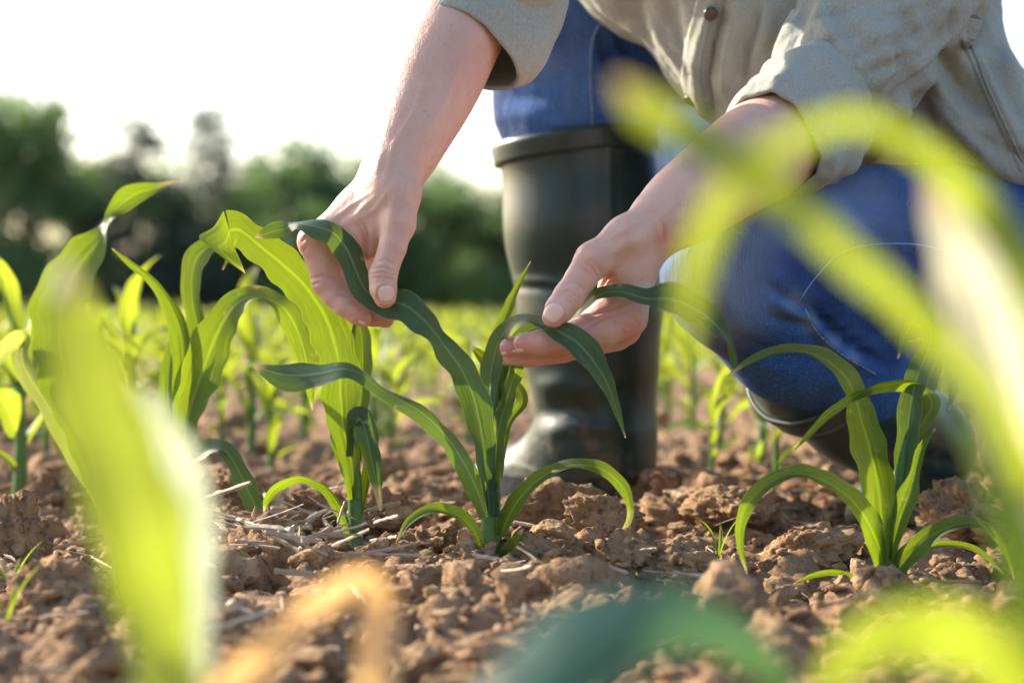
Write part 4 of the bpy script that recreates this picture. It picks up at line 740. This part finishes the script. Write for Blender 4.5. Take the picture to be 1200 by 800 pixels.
def ring_band(name, c0, c1, r0, r1, thick, m, parent, wob=0, n=64, nr=6, seed=0, prof=None, cap_inner=True, shape=None):
    """open sleeve-like band with real thickness, axis from c0 to c1 (camera metres)"""
    c0, c1 = np.asarray(c0), np.asarray(c1); ax = c1 - c0; ax /= np.linalg.norm(ax); u = np.cross(ax, [0, 0, 1.]); u /= np.linalg.norm(u); w = np.cross(ax, u); rows = []
    ts = [(t, 1) for t in np.linspace(0, 1, nr)] + [(1.02, .6), (1.0, 0)] + [(t, 0) for t in np.linspace(1, 0, nr)[1:]] + [(-.02, .6)]
    ang = np.arange(n) * 2 * math.pi / n
    for t, o in ts:
        tt = min(max(t, 0), 1); r = r0 + (r1 - r0) * tt + (prof(tt) if prof else 0) + thick * (o - 1)
        wb = wob * vnoise(np.stack([np.cos(ang) * 1.6 + seed, np.sin(ang) * 1.6, np.full(n, tt * 1.3)], -1)) + .4 * wob * vnoise(np.stack([np.cos(ang) * 4 + seed, np.sin(ang) * 4, np.full(n, tt * 3)], -1))
        if shape is not None: wb = wb + shape(ang, tt)
        ct = c0 + (c1 - c0) * t; rows.append(ct + (r + wb)[:, None] * (np.cos(ang)[:, None] * u + np.sin(ang)[:, None] * w))
    V = to_world(np.vstack(rows)); k = len(rows); Fc = grid_faces(k, n, True).tolist(); i = np.arange(n); Fc += np.stack([(k - 1) * n + i, (k - 1) * n + (i + 1) % n, (i + 1) % n, i], -1).tolist()
    V3 = V; a = V3[np.array(Fc)]; vol = np.einsum('ij,ij->i', a[:, 0] - V3.mean(0), np.cross(a[:, 2] - a[:, 0], a[:, 3] - a[:, 1])).sum()
    if vol < 0: Fc = [f[::-1] for f in Fc]
    return mesh_obj(name, V, Fc, m, parent), V
ring_band('boot_rim', cam_pt(676, 184, 2.08), cam_pt(673, 160, 2.08), .0845, .0855, .006, M['rubber'], b1, .0008)
ring_band('boot_rim', cam_pt(965, 436, 1.823), cam_pt(945, 420, 1.805), .064, .065, .006, M['rubber'], b2, .0008)
# ------------------------------------------------------------------ shirt
s = Sdf([-.12, .02, 1.58], [.68, .74, 2.25], .0042)
s.poly([(728, -40), (752, 22), (764, 60), (778, 95), (800, 124), (833, 150), (868, 176), (930, 186), (985, 193), (1050, 200), (1100, 205), (1150, 222), (1205, 246), (1270, 262), (1290, 180), (1240, 110), (1202, 84), (1186, 66), (1178, 30), (1172, -10), (1150, -80), (1110, -200), (1020, -330), (820, -360), (700, -260), (690, -140)], 1.93, .15, .15, .02, (.10, 0))
s.cone(ch, shL, .13, .085, .05); s.cone(ch, shR, .13, .08, .05)
s.chain([(968, 118, 1.735, 76), (1000, 70, 1.75, 84), (1048, 0, 1.77, 96), (1085, -120, 1.83, 112), (1050, -240, 1.88, 110)], .02)
s.chain([(592, -45, 1.70, 74), (610, -110, 1.73, 84), (640, -200, 1.80, 100), (660, -300, 1.92, 105)], .02)
# flare below: hanging shirt tail toward the hip
s.poly([(1040, 60), (1120, 40), (1180, 70), (1215, 110), (1260, 200), (1260, 262), (1200, 244), (1150, 226), (1095, 203), (1040, 190)], 1.86, .07, .06, .03, (.05, 0))
VS, QS = s.mesh(1)
ns = normals(VS, QS); VS = VS + ns * (.006 * vnoise(VS * [7, 10, 7] + 2) + .0028 * vnoise(VS * [20, 24, 20] + 6) + .0012 * vnoise(VS * 55) - .0035 * np.abs(vnoise(VS * [16, 30, 16] + 11)) + .0016 * np.abs(vnoise(VS * [40, 60, 40] + 5)))[:, None]
VS = wrinkle(VS, QS, [([(925, 68), (965, 55), (1000, 40)], -4, 3.5), ([(985, 85), (1010, 60), (1050, 50), (1090, 30)], -5, 4), ([(1000, 92), (1035, 78), (1075, 62)], -5, 3.5), ([(940, 30), (975, 12), (1010, 8)], -4, 4), ([(1010, 25), (1050, 12), (1100, -5)], 4, 4), ([(1085, 95), (1120, 140), (1165, 170), (1200, 185)], -5, 4), ([(1125, 70), (1150, 120), (1190, 165)], -4, 4), ([(1050, 150), (1100, 175), (1150, 200)], -4, 4), ([(790, 30), (800, 70), (812, 100)], -4, 4), ([(765, 20), (790, 50), (800, 60)], -3, 4), ([(865, 40), (870, 75), (862, 100)], -4, 3.5), ([(895, 5), (885, 30), (880, 60)], -4, 4), 
  ([(915, 70), (935, 20), (950, -20)], -11.20, 10), ([(1030, 132), (1090, 82), (1140, 42), (1165, 0)], -14.40, 9), ([(1035, 118), (1080, 75), (1130, 30)], 8.00, 9),
  ([(1108, 0), (1104, 20), (1098, 38)], 6.40, 5), ([(1116, 10), (1108, 45)], -4.80, 5), ([(1035, 40), (1045, 80), (1020, 105)], 8.00, 9), ([(1050, 50), (1056, 85), (1040, 112)], -8.00, 8), ([(1000, 20), (1030, 45), (1060, 20)], 6.40, 14), ([(960, 20), (985, 50), (1015, 95)], 6.40, 12), ([(975, 5), (1005, 60)], -6.40, 11), ([(1065, 5), (1080, 40), (1060, 90)], 6.40, 8), ([(1050, 0), (1068, 40)], -4.80, 8),
  ([(1105, 62), (1125, 100), (1160, 135)], -14.40, 11), ([(1090, 85), (1110, 130), (1150, 175)], 11.20, 12), ([(1070, 100), (1090, 150), (1130, 195)], -9.60, 12), ([(1140, 50), (1165, 110), (1195, 180)], 8.00, 7), ([(1060, 120), (1070, 160), (1090, 190)], 8.00, 9), ([(1150, 60), (1185, 110), (1200, 140)], -8.00, 9), ([(1165, 45), (1195, 95)], 6.40, 8), ([(1130, 150), (1165, 190), (1200, 215)], 8.00, 10), ([(1115, 165), (1150, 205)], -8.00, 9), ([(1170, 150), (1200, 195)], -6.40, 7),
  ([(846, 0), (832, 50), (825, 90), (834, 146)], -11.20, 4.5), ([(838, 0), (824, 50), (817, 90), (826, 142)], 5.60, 6), ([(760, 0), (775, 45), (790, 85)], 4.80, 12), ([(785, 0), (790, 50), (800, 100)], -5.60, 12), ([(870, 0), (855, 60), (850, 110)], 8.00, 9), ([(885, 10), (868, 70), (862, 110)], -9.60, 9), ([(905, 0), (895, 40), (880, 75)], 8.00, 9), ([(770, 30), (800, 60), (820, 80)], 4.00, 9)])
shirt = mesh_obj('shirt', VS, QS, M['shirt'], person)
bs = bvh_of(VS, QS)
seam('seam', bs, [(1128, 45), (1150, 95), (1172, 145), (1198, 200)], 3.0, .0016, M['shirt'], shirt, 60)
seam('seam', bs, [(1134, 48), (1156, 96), (1178, 144), (1200, 190)], .7, .0022, M['shirt_thread'], shirt, 60)
patch('placket', bs, strip_grid([(832, -12), (818, 40), (810, 85), (818, 136)], 11, 40, 9), .0025, M['shirt'], shirt)
for bx, by in ((833, 16), (811, 116)):
    h, n_ = hit(bs, bx, by)
    if h is not None:
        e1 = np.cross(n_, [0, 0, 1]); e1 /= np.linalg.norm(e1); e2 = np.cross(n_, e1); rr = []
        for r_, o_ in ((.0062, .001), (.0064, .0045), (.0055, .0055), (.0042, .0050), (.0001, .0048)):
            t = np.arange(20) * 2 * math.pi / 20; rr.append(h + n_ * o_ + r_ * (np.cos(t)[:, None] * e1 + np.sin(t)[:, None] * e2))
        mesh_obj('button', np.vstack(rr), grid_faces(5, 20, True), M['button'], shirt)
# rolled cuffs
def shR_(ang, t): return .006 * np.cos(ang * 2 + .8) + .004 * t * np.sin(ang * 3)
k0, k1 = cam_pt(903, 164, 1.676), cam_pt(964, 124, 1.728)
q1 = bump_dir(k0, k1, np.array([.35, -.9, -.2]), .012, .5, .1)
cuff1, Vc1 = ring_band('cuff', k0, k1, .0425, .0545, .0045, M['shirt'], shirt, .006, 140, 36, 3, lambda t: .004 * math.sin(t * math.pi) + .002 * math.sin(t * 12) + .0022 * math.exp(-((t - .93) / .04) ** 2) + .0012 * math.exp(-((t - .12) / .03) ** 2), shape=lambda a, t: .0015 * np.sin(a * 3 + 2 * t) + q1(a, t))
k0, k1 = cam_pt(533, 53, 1.676), cam_pt(594, -50, 1.748)
q2 = bump_dir(k0, k1, np.array([.8, -.6, 0]), .022, .6, 0.25)
cuff2, Vc2 = ring_band('cuff', k0, k1, .0425, .058, .0045, M['shirt'], shirt, .004, 140, 36, 9, lambda t: .005 * math.sin(t * math.pi) + .002 * math.sin(t * 11) + .0022 * math.exp(-((t - .93) / .04) ** 2) + .0012 * math.exp(-((t - .12) / .03) ** 2), shape=q2)
# hair
s = Sdf(hd - .14, hd + .14, .005); s.cone(hd + [.01, .05, .02], hd + [.03, .0, .05], .088, .08, .01); Vh, Qh = s.mesh(1); mesh_obj('hair', Vh, Qh, M['hair'], person)
# ------------------------------------------------------------------ maize in the field behind
def field_leaf(az, h0, L, w, droop, lift, seed, twist=.3):
    n = 22; t = np.linspace(0, 1, n); ang = lift - droop * t ** 1.4; dx = np.cos(ang) * L / n; dz = np.sin(ang) * L / n
    r = np.concatenate([[0], np.cumsum(dx)[:-1]]); zz = h0 + np.concatenate([[0], np.cumsum(dz)[:-1]])
    bend = .12 * np.sin(t * 2.2 + seed) * L; ca, sa = math.cos(az), math.sin(az)
    C = np.stack([r * ca - bend * t * sa, r * sa + bend * t * ca, zz], -1)
    T = np.gradient(C, axis=0); T /= np.linalg.norm(T, axis=1)[:, None]; sd_ = np.array([-sa, ca, 0]); S0 = sd_ - T * (T @ sd_)[:, None]; S0 /= np.linalg.norm(S0, axis=1)[:, None]
    U = np.cross(T, S0); tw = twist * np.sin(seed + t * 2.5); S = S0 * np.cos(tw)[:, None] + U * np.sin(tw)[:, None]
    wd = w * np.clip(np.sin(np.clip(t * .93 + .12, 0, 1) * math.pi) ** .7, .03, 1)
    return ribbon(C, S * wd[:, None], -.3, .12, seed, 7, tip_dry=.05 if seed % 6 else .25)
def field_spec(seed):
    r = np.random.default_rng(seed); hgt = r.uniform(.10, .15); az0 = r.uniform(0, 6.28); L = []
    for k in range(7):
        f = k / 6; L.append((az0 + math.pi * k + r.normal() * .35, .02 + hgt * f, r.uniform(.12, .2) * (1 - .25 * f) * (.55 if k == 0 else 1), r.uniform(.008, .0125) * (.7 if k == 0 else 1), r.uniform(1.4, 2.7) * (1 - .45 * f), r.uniform(.8, 1.2) + .35 * f, int(r.integers(1000)), r.uniform(.2, .9)))
    return hgt, L
def field_stem(h): 
    t = np.linspace(0, 1, 10); V, Fc = tube(np.stack([.004 * np.sin(t * 3), t * 0, -.02 + t * (h + .02)], -1), .0075 - .004 * t, 10); return V, Fc, np.repeat(np.clip(1 - t / .25, 0, .8), 10)
protos = []; merged = []
for sd_i in range(8):
    hgt, L = field_spec(60 + sd_i)
    bag = Bag(); V, Fc, d = field_stem(hgt); bag.add(V, Fc, None, d)
    for l in L: V, Fc, uv, d = field_leaf(*l); bag.add(V, Fc, uv, d)
    o = bag.build('maize_plant', M['leaf_far']); merged.append(o)
    if sd_i < 5:
        e = empty('maize_plant', (0, 0, 0), 'x', 'maize plant'); V, Fc, d = field_stem(hgt)
        mesh_obj('stem', V, Fc, M['stem'], None, True, None, {'dry': d}).parent = e
        for l in L:
            V, Fc, uv, d = field_leaf(*l); mesh_obj('leaf', V, Fc, M['leaf_far'], None, True, uv, {'dry': d}).parent = e
        protos.append(e)
rf = np.random.default_rng(5); GB = 'maize plants in the rows behind'
LB = 'soft focus young maize plant in the field rows behind the crouching person'
spots_ = [(292, 1.0, 2.75, 1.05), (150, 1.0, 2.5, 1.2), (890, 1.0, 2.42, 1.0), (912, 1.0, 2.2, .62), (848, 1.0, 2.6, .7), (835, 1.0, 2.3, .5), (20, 1.0, 2.15, 1.2), (450, 1.0, 3.1, .75), (545, 1.0, 3.0, .75), (810, 1.0, 3.0, .8), (105, 1, 2.9, 1.1), (360, 1, 3.3, .8), (960, 1, 2.6, .9)]
places = [((px - 600) / F * z, z * CP, sc) for px, _, z, sc in spots_]
for row in (2.62, 2.85, 3.05):
    x = -.27 * row - .3
    while x < .27 * row + .3:
        if not (-.12 < x < .62 and row < 2.8) and not (-.02 < x < .5): places.append((x, row + rf.normal() * .05, rf.uniform(.6, .9)))
        x += rf.uniform(.10, .20)
row = 3.25
while row < 11.5:
    half = .27 * row + .35; x = -half + rf.uniform(0, .15)
    while x < half:
        places.append((x, row + rf.normal() * .05, rf.uniform(.62, .92))); x += rf.uniform(.09, .17)
    row += .42 + .025 * row
used = set(); um = set(); n_ind = 0
for i, (x, y, sc) in enumerate(places):
    loc = (x, y, gz(x, y)); rz = rf.uniform(0, 6.28)
    if y < 4.6:
        k = i % 5; o = protos[k]
        if k not in used: used.add(k); o.location = loc; o.rotation_euler = (0, 0, rz); o.scale = (sc,) * 3; tag(o, LB, 'maize plant', GB)
        else: copy_tree(o, loc, rz, sc, LB, GB)
    elif n_ind < 205:
        k = i % 8; o = merged[k]
        if k in um: o = o.copy(); COL.objects.link(o)
        um.add(k); o.location = loc; o.rotation_euler = (0, 0, rz); o.scale = (sc,) * 3; tag(o, LB, 'maize plant', GB); n_ind += 1
    else: break
print('field individuals', len(places), n_ind)
ymax = places[min(i, len(places) - 1)][1]; print('cut', i, ymax)
n_far0 = 0
far = Bag(); tmpl = []
for k in range(4):
    hgt, L = field_spec(90 + k); b2_ = Bag()
    for l in L[1:]:
        V, Fc, uv, d = field_leaf(*l); n_, v_ = 22, 7; idx = (np.arange(0, 22, 3)[:, None] * 7 + np.array([0, 3, 6])[None, :]).ravel(); b2_.add(V[idx], grid_faces(8, 3), uv[idx], d[idx])
    tmpl.append((np.vstack(b2_.V), np.array(b2_.F), np.vstack(b2_.U), np.concatenate(b2_.A)))
row = 1.75
while row < 80:
    half = .55 * row + 1.0; inner = (.27 * row + .35) if row < ymax + .5 else 0; step = .14 if row < 22 else .34
    for x in np.arange(-half, half, step):
        if abs(x) < inner + .12 or (row < 2.6 and abs(x) < 1.35): continue
        V, Fc, uv, d = tmpl[rf.integers(4)]; a = rf.uniform(0, 6.28); sc = rf.uniform(.75, 1.05) * (1 if row < 22 else 1.35); R_ = np.array([[math.cos(a), math.sin(a), 0], [-math.sin(a), math.cos(a), 0], [0, 0, 1]]); xx = x + rf.normal() * .05
        far.add((V @ R_) * sc + [xx, row + rf.normal() * .06, float(slope(row))], Fc, uv, d)
    row += .6 if row < 22 else 2.2
o = far.build('maize_crop', M['leaf_far']); tag(o, 'distant maize crop merging into a green band before the trees', 'maize crop', None, 'stuff')
# small weeds
for px, py, z, lab, sc in ((842, 632, 1.58, 'thin two leaved grass seedling sprouting left of the arching leaf', .26), (12, 668, 1.5, 'small grass weed at the left edge beside the tall clod', .3), (8, 742, 1.3, 'small grass weed low in the left corner', .3)):
    w = P(px, py, z); e = empty('grass_seedling', (w[0], w[1], gz(w[0], w[1])), lab, 'weed')
    for k in range(3):
        V, Fc, uv, d = field_leaf(1.2 + 2.4 * k, .0, .035 + .01 * k, .0016, .9, 1.35, 5 + k); mesh_obj('blade', V + np.array(e.location), Fc, M['leaf_far'], e, True, uv, {'dry': d * 0})
# ------------------------------------------------------------------ trees
def tree_meshes(kind, seed):
    r = np.random.default_rng(seed); tb = Bag(); t = np.linspace(0, 1, 9)
    V, Fc = tube(np.stack([.02 * np.sin(t * 4 + seed), .02 * np.cos(t * 3), t * (.95 if kind == 'fir' else .7)], -1), .022 * (1 - t * .85), 9); tb.add(V, Fc)
    C = []; 
    if kind == 'fir':
        for lv in np.linspace(.12, .98, 20):
            R_ = .27 * (1 - lv) ** .75 + .012; 
            for k in range(max(3, int(9 * (1 - lv)) + 2)):
                a = r.uniform(0, 6.28); q_ = R_ * r.uniform(.55, 1.12); C.append((q_ * math.cos(a), q_ * math.sin(a), lv - q_ * .35, .035 + .03 * (1 - lv)))
    else:
        lobes = [(r.normal() * .15, r.normal() * .15, r.uniform(.36, .84), r.uniform(.12, .2)) for _ in range(11)] + [(0, 0, .62, .22), (0, .0, .8, .17)] + [(r.uniform(-.25, .25), r.uniform(-.25, .25), r.uniform(.12, .3), .14) for _ in range(7)]
        for (x, y, z, R_) in lobes:
            V, Fc = tube(np.array([[0, 0, min(z * .55, .5)], [x * .5, y * .5, z * .8], [x, y, z]]), np.array([.009, .006, .003]), 6); tb.add(V, Fc)
            for k in range(13):
                d = r.normal(size=3); d /= np.linalg.norm(d); q_ = R_ * r.uniform(.6, 1.08); C.append((x + d[0] * q_, y + d[1] * q_, z + d[2] * q_ * .8, r.uniform(.03, .055)))
    C = np.array(C); m = 26; n = len(C) * m
    cen = np.repeat(C[:, :3], m, 0) + r.normal(size=(n, 3)) * np.repeat(C[:, 3:], m, 0) * .75
    a = r.normal(size=(n, 3)); a /= np.linalg.norm(a, axis=1)[:, None]; b = np.cross(a, r.normal(size=(n, 3))); b /= np.linalg.norm(b, axis=1)[:, None]; sz = r.uniform(.009, .019, (n, 1))
    V = np.stack([cen - a * sz * 1.4, cen - b * sz * .7, cen + a * sz * 1.4, cen + b * sz * .7], 1).reshape(-1, 3)
    return tb, V, np.arange(n * 4).reshape(-1, 4)
tm = []
for kind, sd_i in (('oak', 1), ('oak', 2), ('oak', 3), ('fir', 4), ('fir', 5)):
    tb, V, Fc = tree_meshes(kind, sd_i); e = empty(('oak_tree' if kind == 'oak' else 'fir_tree'), (0, 0, 0)); tb.build('trunk', M['bark'], None, True, False, None).parent = e
    mesh_obj('crown', V, Fc, M[kind], None, False).parent = e; tm.append(e)
TREES = [  # px, top y, depth, kind index, width factor, label
 (-30, 100, 118, 0, 1.0, 'broad tree cut by the left edge of the picture'), (38, 118, 120, 1, 1.05, 'tall round crowned tree near the left edge'), (100, 178, 126, 2, 1.0, 'lower tree with bright gaps right of the tall round tree'),
 (160, 160, 122, 3, 1.5, 'broad conifer behind the twisted leaf tip'), (205, 190, 130, 2, .9, 'low tree filling the gap between the two pointed conifers'), (250, 150, 124, 4, 1.45, 'pointed conifer left of the left hand'), (300, 215, 128, 0, .9, 'lowest tree in the dip of the skyline'),
 (352, 172, 118, 1, 1.1, 'yellow green tree directly behind the left wrist'), (410, 182, 120, 2, 1.0, 'bushy tree behind the left forearm'), (470, 208, 122, 0, 1.0, 'dark tree just right of the left wrist'), (530, 218, 124, 1, 1.0, 'dark tree left of the upright boot'), (590, 222, 122, 2, 1.0, 'dark tree partly hidden by the upright boot'),
 (780, 215, 124, 0, 1.0, 'dark tree seen between the two arms'), (1190, 230, 124, 2, 1.0, 'tree hidden behind the seated hip')]
seen = set()
def put_tree(px, top, z, k, wf, lab, grp):
    x = (px - 600) / F * z; g = float(slope(z)); hgt = (340 - top + (22 if top < 240 else 0)) / F * z + H - g; e = tm[k]
    wz = hgt * wf
    if k in seen:
        e = copy_tree(e, (0, 0, 0), 0, 1, lab, grp)
    seen.add(k); e.location = (x, z, g - .1); e.scale = (wz, wz, hgt); e.rotation_euler = (0, 0, rf.uniform(0, 6.28)); tag(e, lab, 'tree', grp)
for t in TREES: put_tree(*t, 'trees along the far edge of the field')
for px in range(-620, 1860, 62):
    put_tree(px + rf.uniform(-15, 15), 262 + rf.uniform(-18, 18), rf.uniform(134, 150), int(rf.integers(3)), 1.5, 'dark tree of the back row closing the gaps in the treeline', 'back row of the treeline')
# ------------------------------------------------------------------ dust of far colour: none needed
